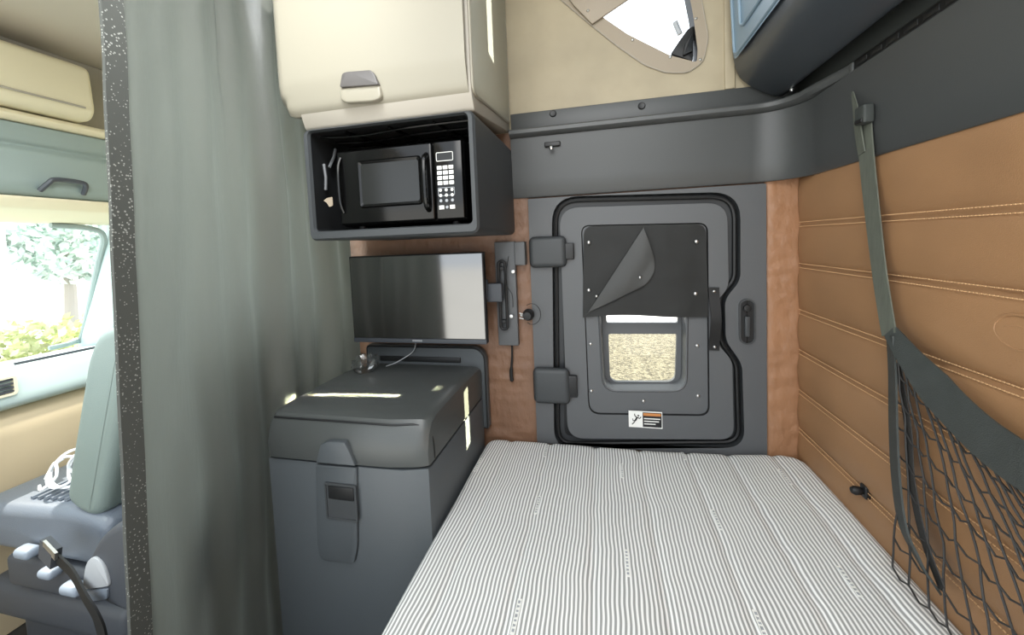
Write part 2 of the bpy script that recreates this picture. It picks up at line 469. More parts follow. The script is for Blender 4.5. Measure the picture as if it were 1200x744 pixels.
w1 = thing('window_1', 'triangular upper side window with screwed grey beige frame', 'window', (.2, YF, 2.05), kind='structure')
win_or = roundpoly(win_o, .02, 3)
bm = holed(nb(), win_or, [win_i], 'Y', YF - .007, YF)
obj('window_frame', bm, 'wintrim', w1)
# soft outer bead and inner reveal
bm = nb(); tube(bm, [Vector((p[0], YF - .004, p[1])) for p in inset(win_or, .002)], .0035, 6, True)
obj('frame_bead', bm, 'greybeige', w1)
bm = nb(); loft(bm, [[Vector((p[0], YF - .007, p[1])) for p in win_i], [Vector((p[0], YF + .045, p[1])) for p in inset(win_i, .004)]])
obj('window_gasket', bm, 'rubber', w1)
bm = prism(nb(), win_i, 'Y', YF + .036, YF + .04); obj('window_pane', bm, 'glass', w1, smooth=0)
for p in ((689, 13), (741, 48), (785, 68), (820, 71), (815, 23)):
    x, z = fw(*p); obj('screw', snap((x, YF - .007, z), .0055), 'steel', w1)
# window latch inside lower corner
pl = roundpoly([fw(*p, Y=YF + .01) for p in ((812, 72), (786, 63), (796, 48), (806, 34), (813, 30))], .008, 4)
obj('latch_base', prism(nb(), pl, 'Y', YF + .008, YF + .03, .003), 'rubber', w1)
pl = roundpoly([fw(*p, Y=YF) for p in ((800, 66), (803, 50), (811, 40), (812, 60))], .006, 4)
lb = obj('latch_lever', prism(nb(), pl, 'Y', YF - .006, YF + .008, .003), 'deep', w1)
a = at(791, 26, Y=YF + .02); b2 = at(797, 40, Y=YF + .02)
bm = nb(); tube(bm, [a, b2], .010, 8); obj('latch_knob', bm, 'grey', w1)
# folded beige shade covering the left of the window
pl = [fw(*p, Y=YF - .02) for p in ((694, 28), (738, -2), (760, -18), (700, -60), (640, -40), (672, 6))]
obj('shade_panel', prism(nb(), pl, 'Y', YF - .022, YF - .010, .003), 'wintrim', w1, label='beige folded shade over the window corner')
x, z = fw(689, 13, YF - .02); obj('shade_screw', snap((x, YF - .022, z), .0055), 'steel', w1)

# ceiling over bunk and cab
bm = nb(); box(bm, -1.15, .75, .5, 1.7, 2.75, 2.8); box(bm, -2.32, -1.15, -.9, 1.7, 2.30, 2.36)
obj('ceiling', bm, 'ceil', smooth=0, kind='structure', label='grey beige headliner ceiling', cat='ceiling')

# ------------------------------------------------------------------ the side door
d = thing('door_1', 'grey plastic side access door with small window, hinges and latch', 'door', (.15, YF, .63), kind='structure')
gro = roundpoly([fw(*p) for p in ((650, 524), (647, 231), (866, 225), (866, 328), (848, 350), (849, 398), (868, 425), (871, 522))], [.09, .11, .10, .03, .03, .03, .03, .07], 7)
bm = holed(nb(), rrect(-.285, .585, .60, 1.624, .004, 1), [gro], 'Y', YF - .016, YF + .05)
obj('door_frame', bm, 'surround', d)
# seal in the channel
gi = inset(gro, .020)
bm = nb()
loft(bm, [[Vector((p[0], YF - .016, p[1])) for p in gro], [Vector((p[0], YF + .012, p[1])) for p in inset(gro, .004)], [Vector((p[0], YF + .014, p[1])) for p in inset(gro, .04)]])
obj('door_channel', bm, 'rubber2', d)
DOOR_BACK = True
bm = nb(); tube(bm, [Vector((p[0], YF + .004, p[1])) for p in inset(gro, .014)], .0085, 8, True)
obj('seal', bm, 'rubber', d)
# door leaf
leaf = roundpoly([fw(*p) for p in ((666, 511), (656, 244), (850, 238), (852, 336), (838, 352), (839, 402), (856, 420), (858, 512))], [.07, .08, .07, .03, .03, .03, .03, .05], 7)
ip0 = fw(683, 484); ip1 = fw(828, 263)
recess = roundpoly([fw(*p) for p in ((690, 483), (681, 264), (828, 261), (830, 485))], [.05, .035, .035, .04], 6)
wn = roundpoly([fw(*p) for p in ((708, 455), (703, 358), (803, 356), (802, 455))], [.05, .02, .02, .05], 6)
bm = holed(nb(), inset(gro, -.02), [inset(wn, -.03)], 'Y', YF + .015, YF + .03)
obj('door_backing', bm, 'deep', d)
bm = holed(nb(), leaf, [recess], 'Y', YF - .020, YF + .02)
lf = obj('door_leaf', bm, 'door', d)
bm = nb(); loft(bm, [[Vector((p[0], YF - .020, p[1])) for p in recess], [Vector((p[0], YF - .012, p[1])) for p in inset(recess, .004)]])
obj('panel_edge', bm, 'deep', d)
bm = holed(nb(), recess, [wn], 'Y', YF - .012, YF + .02)
ip = obj('inner_panel', bm, 'door', d)
# raised moulding around the window opening and the pane frame
bm = nb(); loft(bm, [[Vector((p[0], YF - .012, p[1])) for p in inset(wn, -.010)], [Vector((p[0], YF - .019, p[1])) for p in inset(wn, -.005)], [Vector((p[0], YF - .016, p[1])) for p in wn], [Vector((p[0], YF + .06, p[1])) for p in inset(wn, .006)]])
obj('window_moulding', bm, 'door', d)
gl1 = roundpoly([fw(*p, Y=YF + .05) for p in ((715, 447), (713, 391), (793, 391), (791, 447))], [.035, .008, .008, .035], 6)
gl0 = roundpoly([fw(*p, Y=YF + .05) for p in ((711, 378), (709, 340), (794, 340), (794, 378))], .006, 3)
bm = holed(nb(), inset(wn, -.012), [gl1, gl0], 'Y', YF + .045, YF + .065)
wf = obj('window_sash', bm, 'surround', d, label='black frame of the small door window')
obj('window_pane', prism(nb(), gl1, 'Y', YF + .054, YF + .056), 'tintglass', d, smooth=0)
obj('window_pane', prism(nb(), gl0, 'Y', YF + .054, YF + .056), 'glass', d, smooth=0)
# hinge covers
for (x0, y0, x1, y1) in ((620, 276, 663, 314), (625, 432, 667, 472)):
    a = fw(x0, y1, YF - .04); b2 = fw(x1, y0, YF - .04)
    bm = B(a[0] + .003, b2[0], YF - .052, YF - .0165, a[1], b2[1], .021, 5)
    obj('hinge_cover', bm, 'black', d)
    xm = b2[0] - .02
    obj('hinge_arm', B(xm, xm + .05, YF - .04, YF - .021, a[1] + .03, b2[1] - .03, .004), 'deep', d)
# grab strap on the right of the leaf
x, z0 = fw(836, 411, YF - .03); x, z1 = fw(837, 337, YF - .03)
pts = catmull([(x, YF - .024, z1), (x, YF - .026, z1 - .03), (x + .002, YF - .043, (z0 + z1) / 2), (x - .001, YF - .026, z0 + .03), (x - .002, YF - .024, z0)], 6)
gs = obj('grab_strap', ribbon(nb(), pts, (1, 0, 0), .036, .005), 'rubber', d)
for zz in (z0 + .014, z1 - .014): obj('rivet', snap((x, YF - .027, zz), .006), 'steel', gs)
x, z = fw(845, 373, YF - .016); obj('rivet', snap((x + .002, YF + .001, z), .004), 'steel', d)
# latch plate in the frame
a = fw(864, 402); b2 = fw(883, 349)
pil = rrect(a[0], b2[0], a[1], b2[1], .028, 6)
lt_ = obj('latch_plate', holed(nb(), pil, [inset(pil, .006)], 'Y', YF - .022, YF - .015), 'black', d)
bm = prism(nb(), inset(pil, .006), 'Y', YF - .0175, YF - .0155); obj('latch_recess', bm, 'deep', lt_)
x, z = fw(873, 360); bm = lathe(nb(), [(.007, -.012), (.012, -.011), (.013, -.006), (.014, .002)], (x, YF - .017, z), 'Y', 18); obj('lock_cylinder', bm, 'deep', lt_)
bm = B((a[0] + b2[0]) / 2 - .009, (a[0] + b2[0]) / 2 + .009, YF - .026, YF - .018, a[1] + .03, b2[1] - .065, .004); obj('latch_lever', bm, 'black', lt_)
# vinyl blackout flap, its upper left corner folded over
flap = thing('blackout_flap', 'black vinyl flap snapped over the door window, one corner folded down', 'window cover', (.15, YF - .02, 1.1))
A_ = {k: fw(*p, Y=YF - .022) for k, p in dict(tl=(684, 265), tr=(827, 262), br=(830, 372), bl=(683, 372), top=(752, 268), fold=(688, 368)).items()}
def flapf(u, v):
    x = (A_['bl'][0] * (1 - v) + A_['tl'][0] * v) * (1 - u) + (A_['br'][0] * (1 - v) + A_['tr'][0] * v) * u
    zb_ = A_['bl'][1] + .004 * math.sin(u * 7) + .010 * math.sin(PI * u)
    z = zb_ * (1 - v) + A_['tl'][1] * v * (1 - u) + A_['tr'][1] * v * u
    k = (1 - v) * (u * (1 - u)) * 4
    y = YF - .0225 - .009 * max(0, k) * (.5 + .5 * math.sin(u * 9 + v * 3)) - .003 * ns(u * 5, v * 5, 3) - .004 * (1 - v)
    rr = .035
    X0, X1 = A_['tl'][0], A_['tr'][0]; zt_ = A_['tl'][1] * (1 - u) + A_['tr'][1] * u
    for cx, sg in ((X0 + rr, -1), (X1 - rr, 1)):
        q = Vector((x - cx, z - (zt_ - rr)))
        if q.x * sg > 0 and q.y > 0:
            m_ = max(abs(q.x), abs(q.y)); q = q.normalized() * min(m_, rr); x, z = cx + q.x, zt_ - rr + q.y
    return Vector((x, y, z))
bm = nb(); sheet(bm, flapf, 40, 40)
bmesh.ops.solidify(bm, geom=bm.faces[:], thickness=.003)
fp = obj('flap_sheet', bm, 'fabric', flap, smooth=60)
# folded-over triangle lying on the sheet
t0 = Vector(fw(754, 266, YF - .03)); t1 = Vector(fw(689, 366, YF - .03)); t2 = Vector(fw(768, 318, YF - .03)); t3 = Vector(fw(757, 333, YF - .03)); t4 = Vector(fw(720, 351, YF - .03)); t5 = Vector(fw(766, 300, YF - .03))
ol = roundpoly([tuple(q) for q in (t0, t1, t4, t3, t2, t5)], [.004, .004, .03, .02, .03, .03], 5)
t = bmesh.new()
bm = prism(nb(), ol, 'Y', YF - .040, YF - .035, .0015)
bmesh.ops.triangulate(bm, faces=bm.faces[:])
bmesh.ops.subdivide_edges(bm, edges=[e for e in bm.edges if e.calc_length() > .02], cuts=3, use_grid_fill=True)
for v in bm.verts:
    q = Vector((v.co.x, v.co.z)); dd = (t1 - t0).normalized(); h = abs((q - t0).x * dd.y - (q - t0).y * dd.x)
    v.co.y -= .010 * math.sin(min(1, h / .09) * PI * .8) - .0035
obj('folded_corner', bm, 'fabric', flap, smooth=60, label='folded down corner of the vinyl flap')
for p in ((690, 284), (816, 283), (690, 340), (815, 344)):
    x, z = fw(*p, Y=YF - .03); s = obj('snap_button', snap((x, YF - .0315, z), .0078), 'steel', flap)
for p, yy in (((750, 325), -.0505), ((699, 347), -.0425)):
    x, z = fw(*p, Y=YF + yy); obj('snap_button', snap((x, YF + yy, z), .006), 'steel', flap)
for p in ((692, 403), (817, 405), (693, 458), (818, 464), (754, 470)):
    x, z = fw(*p, Y=YF - .013); obj('snap_stud', snap((x, YF - .013, z), .0072), 'steel', d)
# warning sticker
a = fw(737, 500, YF - .021); b2 = fw(776, 483, YF - .021)
st = obj('warning_sticker', B(a[0], b2[0], YF - .0215, YF - .0201, a[1], b2[1]), 'white', d, smooth=0, label='white and black warning sticker with falling figure')
W, H = b2[0] - a[0], b2[1] - a[1]
ys = YF - .0222
obj('text_panel', B(a[0] + W * .42, a[0] + W * .98, ys, ys + .0006, a[1] + H * .06, a[1] + H * .94), 'deep', st, smooth=0)
obj('orange_header', B(a[0] + W * .44, a[0] + W * .96, ys - .0004, ys + .0002, a[1] + H * .74, a[1] + H * .9), 'orange', st, smooth=0)
bm = nb()
for k, (f0, f1) in enumerate(((.46, .94), (.46, .9), (.46, .8))): box(bm, a[0] + W * f0, a[0] + W * f1, ys - .0004, ys + .0002, a[1] + H * (.54 - .16 * k), a[1] + H * (.60 - .16 * k))
obj('printed_lines', bm, 'white', st, smooth=0)
bm = nb()
def P_(u, v): return Vector((a[0] + W * u, ys, a[1] + H * v))
tube(bm, [P_(.20, .42), P_(.25, .62)], .0035, 6)
lathe(bm, [(.0005, -.001), (.0035, -.0005), (.0035, .0005)], P_(.29, .72), 'Y', 10)
for q in ([(.25, .62), (.33, .55), (.37, .66)], [(.24, .62), (.18, .72), (.18, .82)], [(.20, .42), (.13, .40), (.12, .52)], [(.20, .42), (.15, .28), (.10, .18)]): tube(bm, [P_(*z) for z in q], .0018, 6)
obj('falling_figure', bm, 'rubber', st)

# ------------------------------------------------------------------ bunk and mattress
bp = thing('bunk_platform', 'dark bunk base under the striped mattress', 'bed base', (.1, .5, 0))
obj('platform_box', B(-.47, XR - .02, -.9, YF - .03, .0, .47, .01), 'black', bp)
MX0, MX1, MY0, MY1 = -.499, XR - .006, -.85, YF - .022
mt = thing('mattress', 'grey and white striped mattress on the lower bunk', 'mattress', ((MX0 + MX1) / 2, .4, .47))
seams_x = [at(598, 518, Z=ZB).x, at(645, 517, Z=ZB).x, at(698, 518, Z=ZB).x, at(748, 521, Z=ZB).x, at(803, 528, Z=ZB).x, at(850, 530, Z=ZB).x, at(905, 538, Z=ZB).x]
def mtop(u, v):
    x = MX0 + (MX1 - MX0) * u; y = MY0 + (MY1 - MY0) * v
    rc = .085 if u > .5 else .05
    # rounded far corners
    cx = (MX1 - rc) if u > .5 else (MX0 + rc); cy = MY1 - rc
    if y > cy and ((u > .5 and x > cx) or (u <= .5 and x < cx)):
        q = Vector((x - cx, y - cy)); m_ = max(abs(q.x), abs(q.y))
        if q.length > 1e-9: q = q.normalized() * m_
        x, y = cx + q.x, cy + q.y
        dist = rc - m_
    else: dist = min(x - MX0, MX1 - x, MY1 - y)
    r_ = .034
    z = ZB
    if dist < r_: z = ZB - r_ + math.sqrt(max(0, r_ * r_ - (r_ - max(dist, 0)) ** 2))
    dip = min(abs(x - s) for s in seams_x)
    z += .030 * (max(0, u - .55) / .45) ** 1.5
    z -= .006 * math.exp(-(dip / .012) ** 2)
    z += .004 * ns(x * 3, y * 2.2, 4) + .0025 * ns(x * 8, y * 4, 9)
    return Vector((x, y, z))
bm = nb(); vs = sheet(bm, mtop, 200, 160)
# sides
ring = [vs[i][0] for i in range(201)] + [vs[200][j] for j in range(1, 161)] + [vs[i][160] for i in range(199, -1, -1)] + [vs[0][j] for j in range(159, 0, -1)]
low = [bm.verts.new((v.co.x, v.co.y, .471)) for v in ring]
for i in range(len(ring)):
    j = (i + 1) % len(ring); bm.faces.new((ring[i], ring[j], low[j], low[i]))
mo = obj('mattress_cover', bm, 'ticking', mt, smooth=60)
# piping cord around the top edge
bm = nb(); pr = rrect(MX0 - .002, MX1 + .002, MY0, MY1 + .002, (.02, .02, .10, .05), 6)
tube(bm, [Vector((p[0], p[1], ZB - .05)) for p in pr], .005, 6, True); obj('piping', bm, 'white', mt)
# woven lettering patches along the stripes
for (px_, py_) in ((630, 590), (515, 598), (605, 722), (735, 660), (729, 552), (840, 610), (920, 566), (893, 738), (640, 528), (800, 533), (995, 690), (560, 545)):
    c = at(px_, py_, Z=ZB); L_ = .085
    u = (c.x - MX0) / (MX1 - MX0)
    def zt(x, y): return mtop((x - MX0) / (MX1 - MX0), (y - MY0) / (MY1 - MY0)).z
    bm = nb(); ribbon(bm, [(c.x, c.y - L_ / 2 + L_ * k / 8, zt(c.x, c.y - L_ / 2 + L_ * k / 8) + .0012) for k in range(9)], (1, 0, 0), .0105, .001)
    lp = obj('woven_label', bm, 'white', mt, smooth=0, label='white woven lettering patch on the ticking')
    bm = nb()
    for k in range(7):
        y = c.y - L_ / 2 + .009 + k * .0112; z = zt(c.x, y) + .0021
        w = .0022 + .0012 * (k * 37 % 3 == 0)
        box(bm, c.x - .0028, c.x + .0028, y - w, y + w, z - .0004, z + .0002)
        if k % 2: box(bm, c.x - .0028, c.x - .0016, y - w - .002, y + w + .001, z - .0004, z + .0002)
    obj('lettering', bm, 'grey', lp, smooth=0)

# black knob between mattress and rear wall
c = at(996, 574, X=XR - .045)
kb = thing('release_knob', 'small black knob between the mattress and the quilted wall', 'knob', (XR - .02, c.y, c.z))
bm = nb(); lathe(bm, [(.006, 0), (.008, -.002), (.011, -.009), (.012, -.020), (.008, -.028), (.002, -.030)], (XR - .014, c.y, c.z), 'X', 16); obj('knob_head', bm, 'rubber', kb)
bm = B(XR - .016, XR - .001, c.y - .013, c.y + .013, c.z - .018, c.z + .018, .004); obj('knob_plate', bm, 'deep', kb)

# ------------------------------------------------------------------ overhead cabinet
CX0, CX1, CY = -1.022, -.353, 1.085
oc = thing('overhead_cabinet', 'beige overhead cabinet with a lift-up door above the microwave', 'cabinet', (-.69, 1.35, 1.84))
# carcass with softened lower edge
pr = roundpoly([(CY + .022, 2.74), (CY + .022, 1.90), (CY + .045, 1.842), (YF - .0005, 1.842 + .06), (YF - .0005, 2.74)], [0, .02, .012, 0, 0], 4)
bm = nb()
fr = [(CX0 + .03, .02), (CX0 + .004, 0.0), (CX1 - .004, 0.0), (CX1, .004)]
bm = prism(nb(), pr, 'X', CX0 + .085, CX1, .005)
box(bm, CX0 + .012, CX0 + .086, CY + .03, YF - .0005, 1.945, 2.74, .01)
obj('cabinet_body', bm, 'greybeige', oc)
# side panel with rolled edge
sp_ = roundpoly([(CY + .028, 2.735), (CY + .028, 1.905), (CY + .05, 1.89), (YF - .02, 1.935), (YF - .02, 2.735)], [0, .02, .02, .02, 0], 4)
obj('side_panel', prism(nb(), sp_, 'X', CX1 - .001, CX1 + .006, .003), 'beigeside', oc)
bm = nb(); tube(bm, [Vector((CX1 + .003, p[0], p[1])) for p in inset(sp_, .0)], .005, 6, True); obj('edge_trim', bm, 'beige', oc)
# door: slightly bowed face, lower part turned in, rounded lower left corner
def cdoor(u, v):
    x = CX0 + (CX1 - .008 - CX0) * u; z = 1.885 + (2.74 - 1.885) * v
    if z < 1.985: y = CY + .020 * ((1.985 - z) / .1) ** 1.3
    else: y = CY
    if z < 1.91: y += .012 * ((1.91 - z) / .025) ** 2
    dl = u * (CX1 - CX0)
    y += .05 * max(0, 1 - dl / .05) ** 2
    rr = .075
    if dl < rr and z < 1.885 + rr:        # rounded corner
        cx, cz = CX0 + rr, 1.885 + rr; q = Vector((x - cx, z - cz)); m_ = max(abs(q.x), abs(q.y))
        q = q.normalized() * m_ if q.length > 1e-9 else q; x, z = cx + q.x, cz + q.y
    return Vector((x, y, z))
bm = slab(cdoor, 60, 70, (0, .014, 0))
cdo = obj('cabinet_door', bm, 'beige', oc, smooth=25)
# handle: dark recess above a beige finger cup
hy = CY + .006
ho = roundpoly([fw(*p, Y=hy) for p in ((401, 104), (404, 88), (409, 86), (437, 84), (441, 88), (446, 101))], .006, 3)
hd = obj('door_handle', prism(nb(), ho, 'Y', hy - .014, hy + .01, .003), 'handle', cdo, label='dark grey pull handle')
hc = roundpoly([fw(*p, Y=hy + .006) for p in ((400, 105), (447, 100), (449, 116), (440, 120), (408, 122), (401, 118))], .012, 4)
obj('finger_cup', prism(nb(), hc, 'Y', hy - .006, hy + .016, .006, 3), 'beige', cdo)

# ------------------------------------------------------------------ microwave cubby
QX0, QX1, QY = -.925, -.346, 1.098
cb = thing('microwave_shelf', 'black open shelf box holding the microwave under the overhead cabinet', 'shelf', (-.64, 1.3, 1.484))
ox = rrect(QX0, QX1, 1.482, 1.838, .022, 4); ix = rrect(QX0 + .022, QX1 - .022, 1.512, 1.828, .012, 4)
bm = nb()
loft(bm, [[Vector((p[0], QY + .012, p[1])) for p in ix], [Vector((p[0], QY + .001, p[1])) for p in inset(ix, -.004)], [Vector((p[0], QY, p[1])) for p in inset(ox, .006)], [Vector((p[0], QY + .008, p[1])) for p in ox], [Vector((p[0], YF - .01, p[1])) for p in ox]])
obj('shelf_shell', bm, 'black', cb)
bm = nb(); loft(bm, [[Vector((p[0], QY + .0115, p[1])) for p in ix], [Vector((p[0], YF - .03, p[1])) for p in ix]], True, False, True); obj('shelf_lining', bm, 'deep', cb)
bm = nb()
for k in range(6):
    y = QY + .05 + k * .075
    tube(bm, catmull([(QX0 + .03, y, 1.822), (QX0 + .18, y + .01, 1.818), (QX0 + .36, y - .01, 1.820), (QX1 - .03, y, 1.824)], 5), .004, 6)
for k in range(3):
    x = QX0 + .14 + k * .15
    tube(bm, [(x, QY + .03, 1.824), (x + .06, YF - .08, 1.822)], .004, 6)
obj('wire_rack', bm, 'gloss', cb)
for (p, q) in (((393, 175), (386, 196)), ((371, 190), (378, 222))):
    bm = nb(); a = at(*p, X=QX0 + .035); b2 = at(*q, X=QX0 + .035); a.y = max(QY + .05, min(a.y, 1.4)); b2.y = max(QY + .05, min(b2.y, 1.4))
    tube(bm, [a, (a + b2) / 2 + Vector((.004, 0, 0)), b2], .005, 6); obj('retaining_bracket', bm, 'door', cb)
bm = B(QX1 - .002, QX1 + .003, 1.3, 1.36, 1.6, 1.62, .001); bm.free()
a = at(384, 236, Y=1.125)
pl = [(a.x - .018, a.z + .004), (a.x - .004, a.z + .012), (a.x + .016, a.z + .014), (a.x + .016, a.z - .014), (a.x + .002, a.z - .018), (a.x - .006, a.z - .004)]
pn = obj('paper_scrap', prism(nb(), roundpoly(pl, .003, 2), 'Y', 1.128, 1.130), 'wintrim', smooth=0, label='small crumpled white paper scrap left of the microwave', cat='paper')

# ------------------------------------------------------------------ microwave
mx0, mx1, my, mz0, mz1 = -.842, -.402, 1.15, 1.5135, 1.775
mw = thing('microwave', 'black countertop microwave with keypad inside the open shelf', 'microwave', ((mx0 + mx1) / 2, 1.3, mz0))
obj('microwave_body', B(mx0, mx1, my + .012, 1.47, mz0 + .012, mz1, .008), 'gloss', mw)
for x in (mx0 + .05, mx1 - .05):
    for y in (1.2, 1.42):
        bm = lathe(nb(), [(.012, 0), (.014, .004), (.014, .0125)], (x, y, mz0), 'Z', 12); obj('foot', bm, 'rubber', mw)
dx1 = fw(508, 200, my)[0]
bm = B(mx0 + .002, dx1, my - .006, my + .013, mz0 + .016, mz1 - .004, .008, 3); do = obj('microwave_door', bm, 'gloss', mw)
wa = fw(427, 240, my); wb = fw(491, 187, my)
wo = rrect(wa[0] - .012, wb[0] + .010, wa[1] - .012, wb[1] + .012, .012); wi = rrect(wa[0], wb[0], wa[1], wb[1], .008)
bm = nb(); loft(bm, [[Vector((p[0], my - .006, p[1])) for p in wo], [Vector((p[0], my - .011, p[1])) for p in inset(wo, .005)], [Vector((p[0], my - .0075, p[1])) for p in wi]]); obj('window_bezel', bm, 'gloss', do)
obj('window_glass', prism(nb(), wi, 'Y', my - .0080, my - .0070), 'mwwin', do)
hx = fw(499, 210, my - .02)[0]
hz0 = fw(502, 246, my - .02)[1]; hz1 = fw(497, 180, my - .02)[1]
bm = nb(); tube(bm, catmull([(hx, my - .006, hz1), (hx, my - .028, hz1 - .02), (hx, my - .032, (hz0 + hz1) / 2), (hx, my - .028, hz0 + .02), (hx, my - .006, hz0)], 6), [.008] * 25, 8); obj('door_handle', bm, 'gloss', do)
hx2 = fw(398, 215, my)[0]
bm = nb(); tube(bm, catmull([(hx2 + .014, my - .006, fw(398, 186, my)[1]), (hx2 + .008, my - .014, fw(398, 200, my)[1]), (hx2 + .008, my - .014, fw(400, 236, my)[1]), (hx2 + .014, my - .006, fw(402, 250, my)[1])], 6), .006, 8); obj('edge_grip', bm, 'gloss', do)
bm = B(dx1 + .003, mx1 - .002, my - .004, my + .013, mz0 + .016, mz1 - .004, .006, 3); cp = obj('control_panel', bm, 'gloss', mw)
ka = fw(511, 181, my - .004); kb_ = fw(534, 245, my - .004)
KX = lambda u: ka[0] + (kb_[0] - ka[0]) * u
KZ = lambda v: ka[1] + (kb_[1] - ka[1]) * v
yk = my - .0045
dsp = rrect(KX(.0), KX(1.0), KZ(.13), KZ(-.03), .004, 3)
obj('display_outline', holed(nb(), dsp, [inset(dsp, .0018)], 'Y', yk - .001, yk), 'white', cp, smooth=0)
obj('display', prism(nb(), inset(dsp, .0018), 'Y', yk - .0004, yk), 'mwwin', cp, smooth=0)
for r_ in range(4):
    for c_ in range(3):
        u0, v0 = .02 + c_ * .345, .21 + r_ * .092
        obj('button', B(KX(u0), KX(u0 + .28), yk - .0018, yk + .0005, KZ(v0 + .066), KZ(v0), .0006, 1), 'white', cp)
bx = rrect(KX(.02), KX(1.0), KZ(.75), KZ(.60), .003, 3)
obj('keypad_outline', holed(nb(), bx, [inset(bx, .0014)], 'Y', yk - .001, yk), 'grey', cp, smooth=0)
for r_ in range(3):
    for c_ in range(3):
        x, z = KX(.16 + c_ * .345), KZ(.645 + r_ * .095)
        bm = lathe(nb(), [(.0044, -.0018), (.005, -.001), (.005, .0005)], (x, yk, z), 'Y', 14); obj('round_button', bm, 'white' if r_ < 2 else 'grey', cp)
for u0 in (.04, .68): obj('button', B(KX(u0), KX(u0 + .3), yk - .0018, yk + .0005, KZ(.99), KZ(.92), .0006, 1), 'white', cp)
x, z = KX(.51), KZ(.955); obj('round_button', lathe(nb(), [(.0044, -.0018), (.005, -.001), (.005, .0005)], (x, yk, z), 'Y', 14), 'grey', cp)

# ------------------------------------------------------------------ monitor, its wall bracket, things round it
ym = 1.46
mo_ = thing('monitor', 'wide flat screen monitor hanging on the brown wall above the chest', 'monitor', (-.73, ym, 1.06))
q = [fw(*p, Y=ym) for p in ((415, 399), (419, 296), (566, 295), (568, 404))]
mxl, mxr = q[0][0], q[2][0]; mzb, mzt = q[3][1] + .003, q[2][1]
obj('screen_bezel', B(mxl, mxr, ym, ym + .028, mzb, mzt, .004), 'deep', mo_)
obj('screen', B(mxl + .006, mxr - .006, ym - .0012, ym + .002, mzb + .020, mzt - .006), 'screen', mo_, smooth=0)
obj('lower_bezel', B(mxl + .001, mxr - .001, ym - .003, ym + .006, mzb - .001, mzb + .017, .002), 'seatk', mo_)
bm = nb()
for k in range(6): box(bm, (mxl + mxr) / 2 - .022 + k * .0075, (mxl + mxr) / 2 - .017 + k * .0075, ym - .0036, ym - .0028, mzb + .006, mzb + .013)
obj('maker_mark', bm, 'grey', mo_, smooth=0)
obj('rear_housing', B(mxl + .12, mxr - .12, ym + .026, ym + .06, mzb + .09, mzt - .08, .01), 'deep', mo_)
a = fw(571, 345, 1.50); b2 = fw(588, 333, 1.50)
obj('mount_plate', B(mxr - .10, a[0] + .004, ym + .028, ym + .05, a[1] - .02, b2[1] + .02, .003), 'seatk', mo_)
a = fw(572, 354, 1.5); b2 = fw(586, 332, 1.5)
obj('mount_arm', B(mxr - .02, -.39, 1.500, 1.53, a[1], b2[1], .004), 'seatk', mo_)

br = thing('monitor_bracket', 'black steel wall bracket with a loop handle beside the monitor', 'bracket', (-.39, YF, 1.02))
a = fw(585, 404, 1.575); b2 = fw(600, 283, 1.575)
obj('wall_plate', B(a[0], b2[0] + .012, 1.566, YF - .007, a[1], b2[1], .003), 'door', br)
bx0 = fw(599, 311, 1.56); bx1 = fw(616, 283, 1.56)
obj('bracket_box', B(b2[0] + .014, bx1[0] - .002, 1.545, YF - .009, bx0[1], bx1[1], .004), 'door', br)
h0 = fw(590, 386, 1.54); h1 = fw(590, 306, 1.54)
lp = rrect(h0[0] - .012, h0[0] + .016, h0[1], h1[1], .0135, 6)
bm = nb(); tube(bm, [Vector((p[0], 1.546, p[1])) for p in lp], .006, 8, True); obj('loop_handle', bm, 'rubber', br)
for zz in (h0[1] + .03, h1[1] - .03): obj('handle_post', B(h0[0] - .008, h0[0] + .010, 1.546, 1.568, zz - .008, zz + .008, .002), 'rubber', br)
for p in ((602, 318), (600, 370)):
    c = at(*p, Y=1.56); bm = lathe(nb(), [(.004, -.016), (.0075, -.015), (.0075, -.004), (.004, -.003), (.004, .01)], c, 'Y', 12); obj('bolt', bm, 'steel', br)
# thin loose wire on the bracket
bm = nb(); tube(bm, catmull([at(596, 300, Y=1.538), at(592, 330, Y=1.532), at(600, 345, Y=1.54), at(601, 360, Y=1.55)], 6), .0016, 6); obj('thin_wire', bm, 'rubber', br)
# hanging cable tail
hc_ = nb(); tube(hc_, catmull([at(600, 405, Y=1.58), at(600, 420, Y=1.582), at(599, 436, Y=1.582), at(600, 447, Y=1.582)], 5), [.004] * 6 + [.005] * 3 + [.008] * 5 + [.009, .004], 8)
obj('hanging_cable', hc_, 'rubber', label='black cable tail hanging below the monitor bracket', cat='cable')
# round clip with wire ring, between bracket and door
c = at(619, 369, Y=1.56)
cl = thing('cable_clip', 'round black knob clip with a thin wire ring beside the lower hinge', 'clip', (c.x, YF, c.z))
bm = lathe(nb(), [(.004, -.030), (.016, -.028), (.020, -.018), (.018, -.006), (.024, 0), (.024, .012)], (c.x, 1.560, c.z), 'Y', 20); obj('clip_knob', bm, 'rubber', cl)
bm = nb(); tube(bm, [Vector((c.x + .016 + .036 * math.cos(t), 1.558, c.z + .004 + .043 * math.sin(t))) for t in [-2.2 + 4.4 * k / 20 for k in range(21)]], .0014, 6); obj('wire_ring', bm, 'rubber', cl)
bm = nb(); tube(bm, [(c.x - .034, 1.57, c.z - .005), (c.x, 1.57, c.z)], .006, 8); obj('clip_arm', bm, 'steel', cl)
for k in range(2):
    bm = nb(); zz = c.z - .012 + k * .02; tube(bm, [(c.x - .036, 1.555, zz), (c.x - .018, 1.553, zz - .004)], .003, 6); obj('clip_screw', bm, 'steel', cl)

